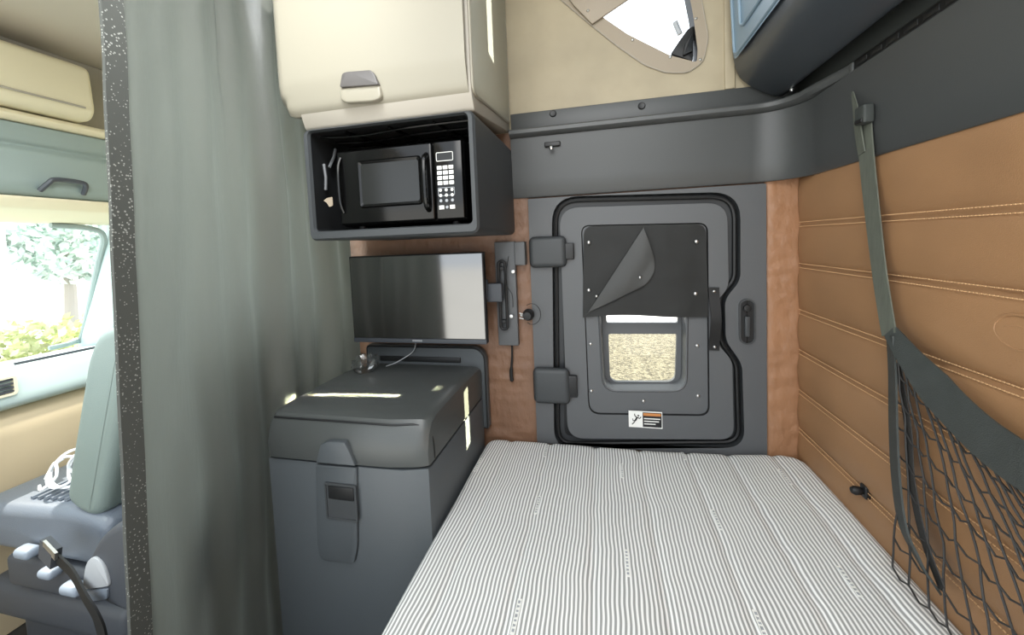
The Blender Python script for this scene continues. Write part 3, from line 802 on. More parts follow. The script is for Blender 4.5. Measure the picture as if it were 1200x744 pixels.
# coat hook under the ledge
c = at(646, 173, Y=YF - .05)
ch = thing('coat_hook', 'small chrome coat hook under the black ledge', 'hook', (c.x, YF - .03, c.z))
obj('hook_plate', B(c.x - .028, c.x + .034, YF - .04, YF - .024, c.z + .008, c.z + .026, .003), 'deep', ch)
bm = nb(); tube(bm, catmull([(c.x, YF - .035, c.z + .012), (c.x, YF - .05, c.z + .006), (c.x, YF - .055, c.z - .002)], 5), .004, 8)
lathe(bm, [(.001, -.012), (.007, -.009), (.009, -.003), (.007, .004), (.003, .007)], (c.x, YF - .055, c.z - .003), 'Y', 14); obj('hook_stem', bm, 'chrome', ch)

# ------------------------------------------------------------------ chest with lid
FX0, FX1, FY0, FY1 = -1.052, -.507, 1.0, 1.55
fr_ = thing('storage_chest', 'dark grey plastic chest cabinet with latched lid beside the bunk', 'storage chest', (-.78, 1.28, 0))
# body: right third of the front is a chamfered facet
pln = [(FX0, FY0 + .002), (-.70, FY0 - .001), (-.585, FY0 + .002), (FX1 - .004, FY0 + .022), (FX1, FY0 + .035), (FX1, FY1), (FX0, FY1)]
bm = prism(nb(), pln, 'Z', .0, .797, .004)
obj('chest_body', bm, 'fridge', fr_)
# lid
def lidprof(y0):  # YZ profile of lid
    return [(FY0 - .006, .806), (FY0 - .008, .845), (FY0 + .006, .905), (FY0 + .028, .935), (FY0 + .06, .946), (FY0 + .3, .950), (FY1 - .03, .942), (FY1, .93), (FY1, .806)]
bm = nb()
loops = []
xs = [(FX0, .93, .01), (FX0 + .02, 1, 0), (-.72, 1, 0), (-.625, 1, .002), (-.55, 1, .014), (-.535, .99, .018), (-.520, .955, .024), (FX1 - .003, .89, .030), (FX1, .80, .036)]
for x, k, dy in xs:
    lp = []
    for y, z in lidprof(0):
        zz = .806 + (z - .806) * k if z > .85 else z
        lp.append(Vector((x, y + (dy if y < FY0 + .1 else 0), zz)))
    loops.append(lp)
loft(bm, loops, True, True, True)
ld = obj('chest_lid', bm, 'fridgetop', fr_, smooth=28)
# step line around lid (thin groove bead on the top front edge)
bm = nb(); tube(bm, catmull([(FX0 + .02, FY0 + .016, .925), (-.72, FY0 + .016, .925), (-.62, FY0 + .018, .924), (-.55, FY0 + .034, .922), (-.520, FY0 + .046, .905), (FX1 + .0, FY0 + .055, .87), (FX1 + .0, FY0 + .06, .81)], 6), .0028, 6); obj('lid_bead', bm, 'rubber', ld)
hp = roundpoly([fw(*p, Y=FY0 - .012) for p in ((372, 541), (377, 520), (386, 516), (405, 517), (412, 530), (418, 545))], .005, 3)
obj('lid_handle', prism(nb(), hp, 'Y', FY0 - .020, FY0 + .002, .004), 'fridge', ld)
# latch column
lc = roundpoly([fw(*p, Y=FY0 - .004) for p in ((371, 543), (419, 547), (420, 640), (416, 660), (378, 655), (373, 640))], [.006, .006, .02, .015, .015, .02], 4)
lcx = obj('latch_column', prism(nb(), lc, 'Y', FY0 - .010, FY0 + .004, .005), 'fridge', fr_)
a = fw(384, 606, FY0 - .01); b2 = fw(418, 568, FY0 - .01)
lo = rrect(a[0], b2[0], a[1], b2[1], .006, 3)
lt2 = obj('latch_frame', holed(nb(), lo, [inset(lo, .0055)], 'Y', FY0 - .016, FY0 - .009), 'black', lcx)
obj('latch_pocket', prism(nb(), inset(lo, .005), 'Y', FY0 - .0128, FY0 - .0098), 'black', lt2)
obj('latch_paddle', B(a[0] + .012, b2[0] - .010, FY0 - .015, FY0 - .0125, b2[1] - .05, b2[1] - .010, .002), 'deep', lt2)
# raised back panel against the wall
bpn = rrect(FX0 - .0, FX1 + .022, .66, 1.016, (.01, .01, .06, .02), 7)
bkp = obj('back_panel', prism(nb(), bpn, 'Y', FY1 + .002, YF - .0095, .008, 3), 'fridge', fr_)
obj('panel_slot', B(-.98, FX1 - .09, FY1 - .004, FY1 + .006, .945, .968, .003), 'deep', bkp)
bm = nb(); tube(bm, [Vector((p[0], FY1 + .004, p[1])) for p in inset(bpn, .006)], .004, 6, True); obj('panel_bead', bm, 'rubber', bkp)
# crumpled clear plastic bottle/wrap at the back left and a thin wire
c = at(398, 424, Y=1.42)
wrp = nb(); random.seed(3)
t = bmesh.new(); bmesh.ops.create_icosphere(t, subdivisions=3, radius=1)
for v in t.verts:
    k = 1 + .35 * ns(v.co.x * 2.3, v.co.y * 2.3, v.co.z * 2.3) + .12 * ns(v.co.x * 6, v.co.y * 6, v.co.z * 6)
    v.co = Vector((-.955 + v.co.x * .05 * k, 1.40 + v.co.y * .055 * k, .950 + max(-.001, (v.co.z * .04 + .028) * k)))
merge(wrp, t); obj('plastic_wrap', wrp, 'film', smooth=20, label='crumpled clear plastic wrap at the back corner of the chest lid', cat='plastic wrap')
bm = nb(); tube(bm, catmull([(-.885, 1.44, .958), (-.86, 1.48, .962), (-.82, 1.528, .985), (-.80, 1.535, 1.01), (-.79, 1.53, 1.05)], 6), .0022, 6)
obj('thin_grey_wire', bm, 'grey', label='thin grey wire running from the monitor onto the chest lid', cat='wire')

# ------------------------------------------------------------------ folded upper bunk
ub = thing('upper_bunk', 'black folded upper bunk pan stowed above the rear wall', 'upper bunk', (.58, .8, 1.93))
prf = roundpoly([(.45, 2.74), (.476, 2.06), (.50, 1.985), (.60, 1.925), (.63, 1.918), (.645, 1.935), (.645, 2.74)], [0, .05, .06, .05, .012, .01, 0], 4)
bm = prism(nb(), prf, 'Y', .2, YF - .022, .006)
obj('bunk_pan', bm, 'bunkpan', ub)
# recessed panel with raised ribs on the inboard face
def face(z): return .478 + (.45 - .478) * (z - 2.04) / .70
M['bunkface'] = mat('bunk_window_lit_plastic', (124, 146, 162), .34, bump=.2, bscale=300)  # black pan plastic, bluish window light put into its colour
bm = nb(); 
loft(bm, [[Vector((face(z) - .006, y, z)) for y, z in rrect(.3, YF - .05, 2.05, 2.72, .03)], [Vector((face(z) - .004, y, z)) for y, z in rrect(.32, YF - .065, 2.068, 2.70, .025)], [Vector((face(z) - .003, y, z)) for y, z in rrect(.34, YF - .075, 2.08, 2.69, .02)]], True, False, True)
obj('bunk_face', bm, 'bunkface', ub)
for dz, dy in ((0, 0), (.06, .07)):
    bm = nb(); tube(bm, [Vector((face(z) - .006, y, z)) for y, z in rrect(.32 + dy, YF - .06 - dy, 2.062 + dz, 2.71 - dz, .03)], .005, 8, True); obj('raised_rib', bm, 'bunkface', ub)
c = at(922, 98, X=.64)
# small light stud on the underside lip
c = at(925, 100, Y=1.5); obj('stud', lathe(nb(), [(.002, -.006), (.005, -.004), (.006, 0), (.006, .004)], (.632, 1.505, 1.917), 'Z', 10), 'steel', ub)

# ------------------------------------------------------------------ slotted latch rail on the dark rear panel
a = at(1000, 78, X=XR - .02); b2 = at(1112, 4, X=XR - .02)
rl = thing('latch_rail', 'narrow black slotted rail on the dark panel above the net strap', 'rail', (XR - .02, (a.y + b2.y) / 2, a.z))
dirv = (b2 - a); dirv.x = 0; L_ = dirv.length
ang = 0
zc = (a.z + b2.z) / 2
obj('rail_base', B(XR - .0225, XR - .0165, b2.y - .3, a.y, zc - .014, zc + .014, .002), 'rubber', rl)
bm = nb(); tube(bm, [(XR - .024, b2.y - .3, zc - .013), (XR - .024, a.y, zc - .013)], .0025, 6); obj('rail_edge', bm, 'ledge', rl)
y = a.y - .02
while y > b2.y - .28:
    obj('rail_slot', B(XR - .0242, XR - .022, y - .04, y, zc - .005, zc + .008, .001), 'deep', rl); y -= .055
obj('rail_cap', B(XR - .027, XR - .018, a.y - .008, a.y + .008, zc - .014, zc + .012, .003), 'ledge', rl)

# ------------------------------------------------------------------ bunk restraint net
XN = .645
net = thing('bunk_net', 'black bunk restraint net hanging from a strap on the quilted wall', 'cargo net', (XN, 1.0, .63))
p = [at(1006, 178, X=XR - .028), at(1010, 150, X=XR - .026), at(1012, 140, X=XR - .025)]
sp1 = [at(1011, 128, X=XR - .026), at(1016, 190, X=XR - .03), at(1024, 265, X=XR - .036), at(1032, 330, X=XR - .040), at(1042, 392, X=XN)]
sc = catmull(sp1, 8)
obj('hanging_strap', ribbon(nb(), sc, [(0, 1, .0)] * len(sc), [.058 - .014 * (i / len(sc)) for i in range(len(sc))], .003), 'strapmat', net)
# loose strap end standing up behind the buckle
e1 = catmull([at(999, 108, X=XR - .034), at(1003, 130, X=XR - .036), at(1006, 155, X=XR - .034), at(1010, 180, X=XR - .032)], 5)
obj('strap_end', ribbon(nb(), e1, [(0.1, 1, .1)] * len(e1), [.006 + .026 * min(1, i / 7) for i in range(len(e1))], .003), 'strapmat', net)
c = at(1014, 134, X=XR - .035)
bm = B(c.x - .014, c.x + .010, c.y - .020, c.y + .020, c.z - .024, c.z + .022, .005); obj('buckle', bm, 'webbing', net)
bm = B(c.x - .018, c.x - .012, c.y - .016, c.y + .012, c.z - .022, c.z - .012, .002); obj('buckle_bar', bm, 'rubber', net)
# border webbing, sagging along the wall towards the camera
bt = [at(1043, 388, X=XN), at(1070, 425, X=XN), at(1105, 466, X=XN), at(1145, 506, X=XN - .005), at(1185, 537, X=XN - .01), at(1225, 562, X=XN - .014)]
last = bt[-1]
bt += [last + Vector((0, -.22, -.03)), last + Vector((0, -.45, -.02)), last + Vector((0, -.75, .05))]
bc = catmull(bt, 8)
wd = [.034 + .044 * min(1, i / 14) for i in range(len(bc))]
obj('border_webbing', ribbon(nb(), bc, [(.12, .35, 1)] * len(bc), wd, .004), 'webbing', net)
# vertical edge webbing
ev = [at(1043, 392, X=XN), at(1046, 440, X=XN + .004), at(1047, 500, X=XN + .004), at(1050, 560, X=XN), at(1058, 615, X=XN - .004), at(1078, 658, X=XN - .008), at(1098, 690, X=XN - .01)]
evc = catmull(ev, 7)
obj('edge_webbing', ribbon(nb(), evc, [(.25, 1, 0)] * len(evc), [.034 + .012 * math.sin(PI * min(1, i / len(evc)) ) + .018 * max(0, i / len(evc) - .55) for i in range(len(evc))], .004), 'webbing', net)
ev2 = [at(1052, 425, X=XN + .012), at(1064, 500, X=XN + .012), at(1068, 560, X=XN + .008), at(1082, 630, X=XN), at(1104, 690, X=XN - .008)]
e2c = catmull(ev2, 7)
obj('inner_webbing', ribbon(nb(), e2c, [(.2, 1, 0)] * len(e2c), .03, .002), 'cord', net)
# netting: cords hung from the border to the mattress edge
def border(t): 
    i = min(len(bc) - 2, int(t * (len(bc) - 1))); f = t * (len(bc) - 1) - i
    return bc[i].lerp(bc[i + 1], f)
NU, NV = 27, 8
def netpt(u, v):
    top = border(u); yb = 1.02 - u * 1.35
    top = top - Vector((0, 0, .018))
    bot = Vector((XN - .012, yb, ZB + .055))
    pnt = top.lerp(bot, v)
    pnt.x += .012 * math.sin(PI * v) * (1 if True else 0) - .004 * ns(u * 30, v * 8, 1)
    pnt.y += .008 * ns(u * 22, v * 6, 5); pnt.z += .009 * ns(u * 25, v * 7, 9) - .006 * math.sin(u * NU * PI) ** 2 * v
    return pnt
bm = nb()
for i in range(NU + 1):
    tube(bm, [netpt(i / NU, j / (NV * 2)) for j in range(NV * 2 + 1)], .0021, 5)
for j in range(1, NV + 1):
    pts = []
    for i in range(NU * 2 + 1):
        q = netpt(i / (NU * 2), j / NV)
        if i % 2: q.z -= .006
        pts.append(q)
    tube(bm, pts, .0021, 5)
obj('netting', bm, 'cord', net)

# ------------------------------------------------------------------ curtain
cu = thing('privacy_curtain', 'grey vinyl privacy curtain hanging between sleeper and cab', 'curtain', (-1.05, 1.05, .03))
CZ0, CZ1 = .03, 2.72
def lead(z): return .636 - .055 * (1.9 - z) / 1.2 if z < 1.9 else .636 + (z - 1.9) * .03
def cfold(s, z):
    """s = distance along the track from the leading edge (0..1.0)"""
    h = (z - CZ0) / (CZ1 - CZ0)
    y0 = lead(z)
    y = y0 + s * (1.545 - y0)
    t = max(0, min(1, (s - .06) / .30)); t = t * t * (3 - 2 * t)
    x = -1.0 - .100 * t
    f = math.sin(2 * PI * (3.2 * s + .25 + .3 * ns(s * 2, z * .7, 1))) * .5 + math.sin(2 * PI * (7.3 * s + .35 * ns(z * 1.1, s, 4))) * .38 * min(1, s * 3)
    f += .55 * ns(s * 5, z * 1.6, 7) + .22 * ns(s * 11, z * 4, 2)
    amp = (.018 + .010 * (1 - h)) if s < .4 else .034
    x += amp * f * min(1, s / .07)
    if y > .985: x = min(x, -1.062 - .004 * f)
    return Vector((x, y, z))
bm = nb()
ss = [i / 150 for i in range(151)]
vs = [[bm.verts.new(cfold(s * (1) + .0, CZ0 + (CZ1 - CZ0) * j / 110)) for j in range(111)] for s in ss]
for i in range(150):
    for j in range(110): bm.faces.new((vs[i][j], vs[i + 1][j], vs[i + 1][j + 1], vs[i][j + 1]))
bmesh.ops.solidify(bm, geom=bm.faces[:], thickness=.003)
obj('curtain_sheet', bm, 'curtain', cu, smooth=70)
bm = nb()
pts = [Vector((-.997, lead(CZ0 + (CZ1 - CZ0) * j / 60) + .016 + .002 * ns(j * .3, 1, 1), CZ0 + (CZ1 - CZ0) * j / 60)) for j in range(61)]
ribbon(bm, pts, (0, 1, 0), .040, .009)
obj('leading_hem', bm, 'hem', cu, label='dark speckled hem strip on the leading edge')

# ------------------------------------------------------------------ cab: seat
pst = thing('passenger_seat', 'grey green passenger seat beyond the curtain', 'seat', (-1.6, 1.05, 0))
SY0, SY1 = .79, 1.30
bk = roundpoly([(-1.585, .735), (-1.545, .86), (-1.43, 1.18), (-1.385, 1.245), (-1.31, 1.27), (-1.25, 1.24), (-1.30, 1.05), (-1.44, .70), (-1.50, .69)], .04, 4)
obj('backrest', prism(nb(), bk, 'Y', SY0, SY1, .03, 4), 'seat', pst)
cu_ = roundpoly([(-2.02, .55), (-2.05, .63), (-2.0, .685), (-1.55, .715), (-1.40, .70), (-1.40, .55)], .04, 4)
cus = obj('seat_cushion', prism(nb(), cu_, 'Y', SY0 - .01, SY1, .03, 4), 'seatd', pst)
bm = nb()
for k in range(7):
    x = -1.78 + k * .03
    tube(bm, [(x, SY0 + .03, .703 + k * .002), (x + .01, SY0 + .16, .708 + k * .002)], .008, 6)
obj('cushion_gathers', bm, 'seatd', cus)
obj('seat_base', B(-1.95, -1.42, SY0 + .05, SY1 - .04, .05, .53, .03), 'seatk', pst)
obj('base_skirt', B(-2.0, -1.38, SY0 + .0, SY1, .30, .42, .03), 'seatk', pst)
ar = roundpoly([(-1.345, .59), (-1.345, .66), (-1.29, .735), (-1.20, .79), (-1.10, .79), (-1.10, .55), (-1.2, .53), (-1.31, .55)], .05, 4)
arm = obj('side_shield', prism(nb(), ar, 'Y', SY0 - .09, SY0 - .012, .02, 3), 'seatk', pst)
cvr = roundpoly([fw(*p, Y=SY0 - .092) for p in ((98, 690), (103, 657), (112, 650), (124, 662), (130, 684), (128, 686))], .025, 4)
obj('round_cover', prism(nb(), cvr, 'Y', SY0 - .097, SY0 - .088, .003), 'grey', arm, label='light grey plastic cover')
cvr = [fw(*p, Y=SY0 - .092) for p in ((97, 692), (128, 688), (127, 702), (104, 704))]
obj('cover_base', prism(nb(), roundpoly(cvr, .01, 3), 'Y', SY0 - .096, SY0 - .088, .003), 'seatd', arm)
for (x, y, w, h) in ((27, 649, .045, .022), (54, 673, .04, .02), (82, 692, .05, .022)):
    c = at(x, y, Y=SY0 - .04); obj('seat_switch', B(c.x - w * .7, c.x + w * .7, SY0 - .05, SY0 - .012, c.z - h * .7, c.z + h * .7, .012, 3), 'switch', pst)
c0 = at(10, 652, Y=SY0 - .03); c1 = at(95, 680, Y=SY0 - .03)
obj('switch_housing', B(c0.x - .06, c1.x, SY0 - .013, SY0 + .06, .44, .54, .015), 'seatk', pst)
pts = catmull([at(52, 640, Y=SY0 - .07), at(68, 655, Y=SY0 - .09), at(85, 672, Y=SY0 - .10), at(100, 700, Y=SY0 - .115), at(113, 722, Y=SY0 - .12), at(120, 744, Y=SY0 - .12), at(124, 775, Y=SY0 - .12)], 6)
obj('belt_strap', ribbon(nb(), pts, (.3, 0, 1), .028, .005), 'rubber', pst)
pts = [at(52, 640, Y=SY0 - .075), at(66, 654, Y=SY0 - .09)]
obj('belt_buckle', ribbon(nb(), pts, (.5, 0, 1), .05, .02), 'seatk', pst)
bm = nb(); ribbon(bm, [at(52, 637, Y=SY0 - .085), at(66, 652, Y=SY0 - .1)], (0, 1, 0), .006, .02); obj('belt_tongue', bm, 'steel', pst)
# white cable coiled on the cushion
def loopc(cx, cy, cz, rx, rz, tilt, n=18, ph=0): return [Vector((cx + rx * math.cos(t + ph), cy + rx * .7 * math.sin(t + ph) * math.cos(tilt), cz + rz * (1 + math.sin(t + ph)) * math.sin(tilt))) for t in [2 * PI * k / n for k in range(n)]]
wc = nb()
p1 = loopc(-1.68, .87, .738, .085, .055, 1.0) + loopc(-1.65, .89, .74, .07, .065, .9, ph=.6) + loopc(-1.70, .86, .74, .06, .05, .8, ph=2)
tube(wc, catmull(p1, 2), .0042, 6)
tube(wc, catmull([(-1.62, .88, .73), (-1.66, .85, .80), (-1.60, .86, .86), (-1.57, .88, .85)], 6), .0042, 6)
tube(wc, catmull([(-1.76, .83, .74), (-1.72, .815, .742), (-1.70, .84, .77), (-1.74, .86, .80), (-1.77, .85, .75)], 6), .0042, 6)
obj('white_cable', wc, 'wirewhite', label='tangled white charging cable on the passenger seat', cat='cable')
bg = nb(); c = at(46, 540, Y=.95); t = bmesh.new(); bmesh.ops.create_icosphere(t, subdivisions=3, radius=1)
for v in t.verts:
    k = 1 + .3 * ns(v.co.x * 2, v.co.y * 2, v.co.z * 2); v.co = Vector((-1.77 + v.co.x * .06 * k, 1.02 + v.co.y * .06 * k, .722 + max(-.002, (v.co.z * .05 + .04) * k)))
merge(bg, t); obj('dark_pouch', bg, 'seatk', smooth=30, label='small dark pouch on the seat behind the white cable', cat='pouch')

# ------------------------------------------------------------------ cab: dashboard, windshield, header
db = thing('dashboard', 'sunlit blue grey dashboard with an air vent under the windshield', 'dashboard', (-2.4, .4, 0))
dp = roundpoly([(-2.78, .985), (-2.62, 1.0), (-2.30, 1.035), (-2.16, 1.06), (-2.11, 1.05), (-2.09, .96), (-2.10, .93), (-2.16, .91), (-2.78, .91)], [0, 0, .03, .02, .02, .02, .02, 0, 0], 4)
obj('dash_top', prism(nb(), dp, 'Y', -.85, 1.50, .004), 'dash', db)
lo_ = roundpoly([(-2.78, .909), (-2.17, .909), (-2.13, .84), (-2.16, .6), (-2.25, .35), (-2.3, .005), (-2.78, .005)], [0, .02, .03, .03, .03, 0, 0], 4)
obj('dash_lower', prism(nb(), lo_, 'Y', -.85, 1.50, .004), 'tan', db, label='tan lower dashboard panel')
a = at(-12, 465, X=-2.09); b2 = at(18, 441, X=-2.09)
pv = rrect(a.y, b2.y, .975, 1.045, .012, 3)
vn = obj('air_vent', holed(nb(), pv, [inset(pv, .008)], 'X', -2.082, -2.1), 'cream', db)
bm = nb()
for k in range(4): box(bm, -2.095, -2.086, a.y + .008, b2.y - .008, .985 + k * .014, .992 + k * .014)
obj('vent_slats', bm, 'seatk', vn, smooth=0)
a = at(52, 436, Z=1.045); b2 = at(98, 428, Z=1.045)
bm = nb(); tube(bm, [Vector((-2.40, 1.10, 1.03)), Vector((-2.36, 1.36, 1.034))], .006, 6); obj('defrost_slot', bm, 'seatk', db)
# windshield
wsd = thing('window_2', 'bright windshield of the truck cab', 'windshield', (-2.5, .4, 1.0), kind='structure')
TX, TZ, BX, BZ = -2.30, 1.607, -2.76, 1.0
bm = nb(); loft(bm, [[Vector((TX, -.85, TZ)), Vector((TX, 1.40, TZ)), Vector((TX, 1.40, TZ))], [Vector((BX, -.85, BZ)), Vector((BX, 1.52, BZ)), Vector((BX, 1.52, BZ))]], False)
bm.free(); bm = nb(); f = bm.faces.new([bm.verts.new(v) for v in ((TX, -.85, TZ), (TX, 1.42, TZ), (BX, 1.54, BZ), (BX, -.85, BZ))])
obj('windshield_glass', bm, 'glass', wsd, smooth=0)
bm = nb(); tube(bm, catmull([(TX + .01, 1.20, TZ - .002), (TX + .01, 1.33, TZ - .012), (TX - .01, 1.39, TZ - .05), (TX - .12, 1.425, TZ - .18), (BX + .05, 1.50, BZ + .06), (BX + .03, 1.47, BZ + .02), (BX + .02, 1.38, BZ + .012)], 8), .012, 8)
obj('windshield_gasket', bm, 'console', wsd)
bm = nb(); tube(bm, [(BX + .05, -.5, BZ + .035), (BX + .05, 1.2, BZ + .022)], .010, 6); obj('wiper', bm, 'seatk', wsd)
# A pillar
pp = nb(); 
def pil_loop(x, y, z, s): return [Vector((x - .03 * s, y, z)), Vector((x + .05 * s, y - .012, z)), Vector((x + .13 * s, y + .02, z)), Vector((x + .13 * s, y + .09, z)), Vector((x - .03 * s, y + .09, z))]
loft(pp, [pil_loop(TX - .02, 1.415, TZ + .1, 1), pil_loop(TX - .02, 1.415, TZ, 1), pil_loop(-2.53, 1.46, 1.30, 1.0), pil_loop(BX + .03, 1.505, BZ - .02, 1.3)], True, True, True)
obj('trim_4', pp, 'dash', kind='structure', label='pale windshield pillar trim', cat='trim')
# cab side door and window
cd_ = nb(); box(cd_, -2.7, -1.15, 1.56, 1.62, 0, 1.08, .01); box(cd_, -2.7, -1.15, 1.56, 1.62, 1.66, 2.30, .01); box(cd_, -1.32, -1.15, 1.56, 1.62, 1.08, 1.66, .01)
obj('wall_cab_side', cd_, 'cream', kind='structure', label='cream cab side door panel and pillar', cat='wall')
# header and overhead console
hd_ = thing('overhead_console', 'teal grey overhead console with pull handle above the windshield', 'console', (-2.2, .4, 1.6))
hp_ = roundpoly([(TX - .02, 1.612), (TX + .05, 1.618), (-2.13, 1.655), (-2.10, 1.69), (-2.10, 1.70), (TX - .02, 1.70)], .01, 3)
obj('header_rail', prism(nb(), hp_, 'Y', -.85, 1.545, .003), 'cream', hd_)
cp_ = roundpoly([(-2.11, 1.702), (-2.07, 1.74), (-2.06, 1.86), (-2.09, 1.885), (-2.075, 1.90), (-2.07, 1.965), (-2.3, 1.965), (-2.3, 1.702)], [.01, .02, .015, .01, .01, .01, 0, 0], 4)
cn = obj('console_face', prism(nb(), cp_, 'Y', -.85, 1.545, .003), 'console', hd_)
a = at(50, 236, X=-2.07); b2 = at(100, 232, X=-2.07)
bm = nb(); tube(bm, catmull([(-2.078, a.y, 1.722), (-2.05, a.y + .012, 1.75), (-2.045, a.y + .03, 1.765), (-2.045, b2.y - .03, 1.765), (-2.05, b2.y - .006, 1.755), (-2.078, b2.y, 1.722)], 5), .009, 8); obj('pull_handle', bm, 'seatk', cn)
ed = roundpoly([(-2.3, 1.967), (-2.06, 1.967), (-2.045, 1.985), (-2.06, 2.005), (-2.3, 2.02)], .008, 3)
obj('shelf_edge', prism(nb(), ed, 'Y', -.85, 1.545, .002), 'cream', hd_)
bkp_ = [(-2.12, 2.01), (-2.16, 2.297), (-2.2, 2.297), (-2.2, 2.01)]
obj('shelf_back', prism(nb(), bkp_, 'Y', -.85, 1.545), 'greybeige', hd_)
vz = thing('pale_locker', 'cream locker above the console at the left edge', 'locker', (-2.05, .9, 2.0))  # haze over this corner is carried by the pale cream colour
lk = roundpoly([(-2.119, 2.012), (-2.02, 2.012), (-1.99, 2.05), (-2.0, 2.22), (-2.1, 2.26), (-2.119, 2.25)], .02, 3)
obj('locker_door', prism(nb(), lk, 'Y', -.4, 1.22, .02, 3), 'cream', vz)
bm = nb(); tube(bm, [(-1.985, .2, 2.055), (-1.985, 1.18, 2.055)], .004, 6); obj('locker_lip', bm, 'greybeige', vz)

# ------------------------------------------------------------------ outside
obj('ground', B(-70, 40, -40, 12.5, -1.3, -1.2), 'concrete', smooth=0, kind='structure', label='pale sunlit ground outside', cat='ground')
obj('gravel_lot', B(-15, 20, 2.2, 12.3, -1.199, -1.19), 'gravel', smooth=0, kind='structure', label='tan gravel ground seen through the door window', cat='ground')
obj('road', B(-70, 40, 12.51, 60, -1.3, -1.19), 'concrete', smooth=0, kind='structure', label='bright pale pavement beyond the gravel', cat='ground')
def foliage(bm, c, rad, n, size, seed):
    random.seed(seed)
    for _ in range(n):
        while True:
            v = Vector((random.uniform(-1, 1), random.uniform(-1, 1), random.uniform(-1, 1)))
            if .3 < v.length < 1: break
        v = v.normalized() * (.75 + .35 * ns(v.x * 3, v.y * 3, v.z * 3 + seed)) * random.uniform(.7, 1)
        p = Vector(c) + Vector((v.x * rad[0], v.y * rad[1], v.z * rad[2]))
        u = Vector((random.gauss(0, 1), random.gauss(0, 1), random.gauss(0, 1))).normalized(); w = u.orthogonal().normalized()
        s = size * random.uniform(.6, 1.3)
        bm.faces.new([bm.verts.new(p + u * s), bm.verts.new(p + w * s * .5), bm.verts.new(p - u * s), bm.verts.new(p - w * s * .5)])
hb = nb()
for k in range(9): foliage(hb, (-11.5 + .5 * ns(k, 2, 1), 2.0 + k * .75, -.33 + .15 * ns(k, 1, 5)), (1.0, .7, .7), 420, .10, 20 + k)
obj('hedge', hb, 'leaf', smooth=0, label='sunlit green hedge beyond the windshield', cat='hedge')
tr_ = thing('tree', 'blue green tree standing beside the pale building', 'tree', (-21, 11.5, -1.2))
bm = nb(); foliage(bm, (-21, 11.3, 2.4), (2.2, 2.6, 2.1), 2200, .2, 61); obj('crown', bm, 'leaf2', tr_, smooth=0)
bm = nb(); tube(bm, [(-21, 11.3, -1.2), (-21, 11.4, .4), (-20.9, 11.3, 1.8)], [.22, .18, .12], 8); obj('trunk', bm, 'bark', tr_)
bl = thing('pale_building', 'pale low building across the road', 'building', (-30, 10, -1.2))
obj('building_wall', B(-32, -29, -8, 16, -1.2, 3.6), 'pale', bl, smooth=0)
obj('building_roof', B(-32.4, -28.6, -8.4, 16.4, 3.6, 3.9), 'greybeige', bl, smooth=0)
for k in range(5): obj('building_window', B(-29.02, -28.96, 1 + k * 2.8, 2.2 + k * 2.8, .4, 1.8), 'console', bl, smooth=0)
ps = nb(); tube(ps, [(-16, 7.35, -1.2), (-16, 7.35, 4.5)], .10, 8); obj('utility_post', ps, 'pale', label='white post standing outside the windshield', cat='post')
rw = nb(); box(rw, -24.2, -24, -10, 16, -1.2, -.2); obj('low_wall', rw, 'pale', smooth=0, label='low white wall along the far side of the road', cat='wall')

# ------------------------------------------------------------------ light
w = bpy.data.worlds.new('sky'); S.world = w; w.use_nodes = True
bgn = w.node_tree.nodes['Background']; bgn.inputs[0].default_value = (.86, .93, 1.0, 1); bgn.inputs[1].default_value = 2.7
def lamp(name, kind, loc, target, energy, color=(1, 1, 1), **k):
    l = bpy.data.lights.new(name, kind); l.energy = energy; l.color = color
    for a_, b_ in k.items(): setattr(l, a_, b_)
    o = bpy.data.objects.new(name, l); COL.objects.link(o); o.location = loc
    dvec = Vector(target) - Vector(loc); o.rotation_euler = dvec.to_track_quat('-Z', 'Y').to_euler()
    return o
lamp('sun', 'SUN', (-6, 2, 8), (0, 1.2, 0), 9, (1, .95, .86), angle=.01)
lamp('sleeper_fill', 'AREA', (-.1, -.35, 2.45), (0, 1.3, 1.0), 19, (1, .97, .92), shape='RECTANGLE', size=1.2, size_y=.8)  # added area fill behind the camera, not a fitting of the sleeper
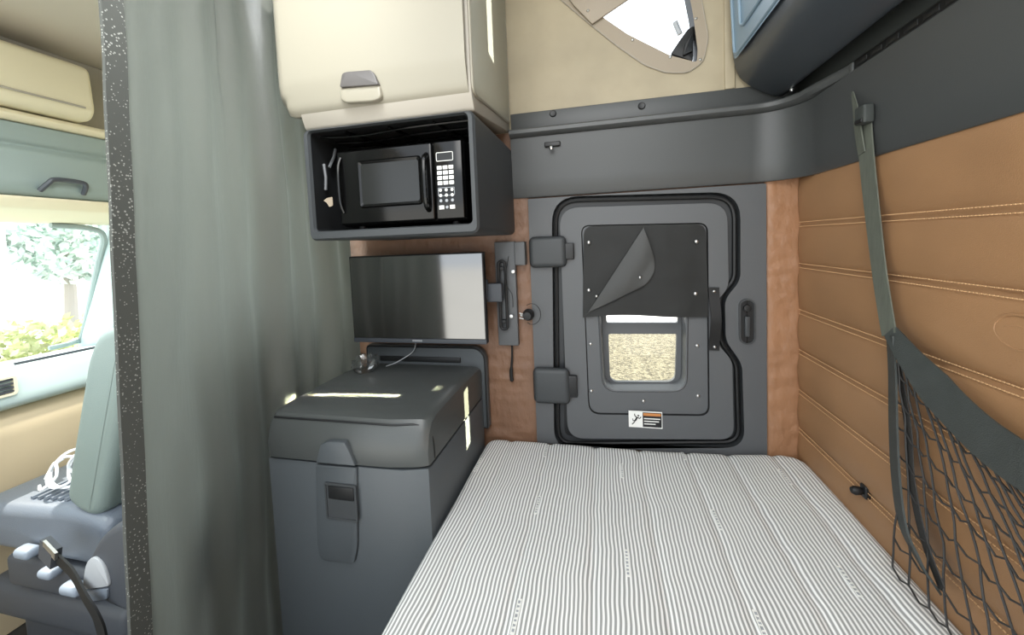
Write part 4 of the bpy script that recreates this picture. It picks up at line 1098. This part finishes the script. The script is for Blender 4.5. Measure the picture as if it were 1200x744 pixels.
lamp('cab_fill', 'AREA', (-1.9, .2, 2.1), (-1.7, 1.2, 1.0), 14, (.9, 1, .98), shape='RECTANGLE', size=.8, size_y=.8)  # added fill that brightens the cab, not a fitted light

def beam(name, loc, target, sx_, sy_, energy, color=(1, .93, .62), spread=.3):
    o = lamp(name, 'AREA', loc, target, energy, color, shape='RECTANGLE', size=sx_, size_y=sy_, spread=math.radians(spread)); return o
lamp('cab_backlight', 'AREA', (-1.75, .72, 1.75), (-1.0, .70, 1.35), 10, (.93, 1, .97), shape='RECTANGLE', size=.5, size_y=.5)  # added behind the curtain so that light glows through the vinyl
lamp('curtain_top_fill', 'AREA', (-.45, .35, 2.65), (-1.03, .8, 2.2), 9, (.95, .98, 1), shape='RECTANGLE', size=.3, size_y=.3, spread=math.radians(90))  # unseen added light for the bright upper part of the curtain
lamp('dash_fill_spot', 'SPOT', (-1.5, .95, 2.15), (-2.12, 1.13, .98), 60, (1, .97, .9), spot_size=math.radians(24), spot_blend=.9, shadow_soft_size=.05)  # added spot giving the dash its sunny glare
a = at(345, 461, Z=.95); b2 = at(468, 463, Z=.95); mid = (a + b2) / 2; dr = (b2 - a); ln = dr.length; dr.normalize()
src = mid + Vector((dr.x * .95, dr.y * .95, .52)); beam('patch_beam_lid', src, mid, .026, ln * .48, 1.3)  # added narrow lamp that lays the sunny stripe across the lid
a = at(513, 455, Z=.948); beam('patch_beam_lid_fleck', a + Vector((.7, -.1, .8)), a, .05, .018, .03)  # added lamp standing in for a small sun fleck
a = at(548, 452, X=-.507); b2 = at(547, 528, X=-.507); mid = (a + b2) / 2
beam('patch_beam_chest', mid + Vector((.7, .12, .62)), mid, .044, abs(b2.z - a.z) * .72, .5)  # added lamp for the sunlit streak down the chest side
a = at(574, 28, X=-.347); beam('patch_beam_cabinet', a + Vector((.62, -.3, .18)), a, .06, .22, .16, (1, .98, .9))  # added lamp for the bright streak on the cabinet side
S.view_settings.view_transform = 'Standard'
S.view_settings.look = 'None'
S.view_settings.exposure = 0
S.cycles.use_denoising = True
S.cycles.max_bounces = 8
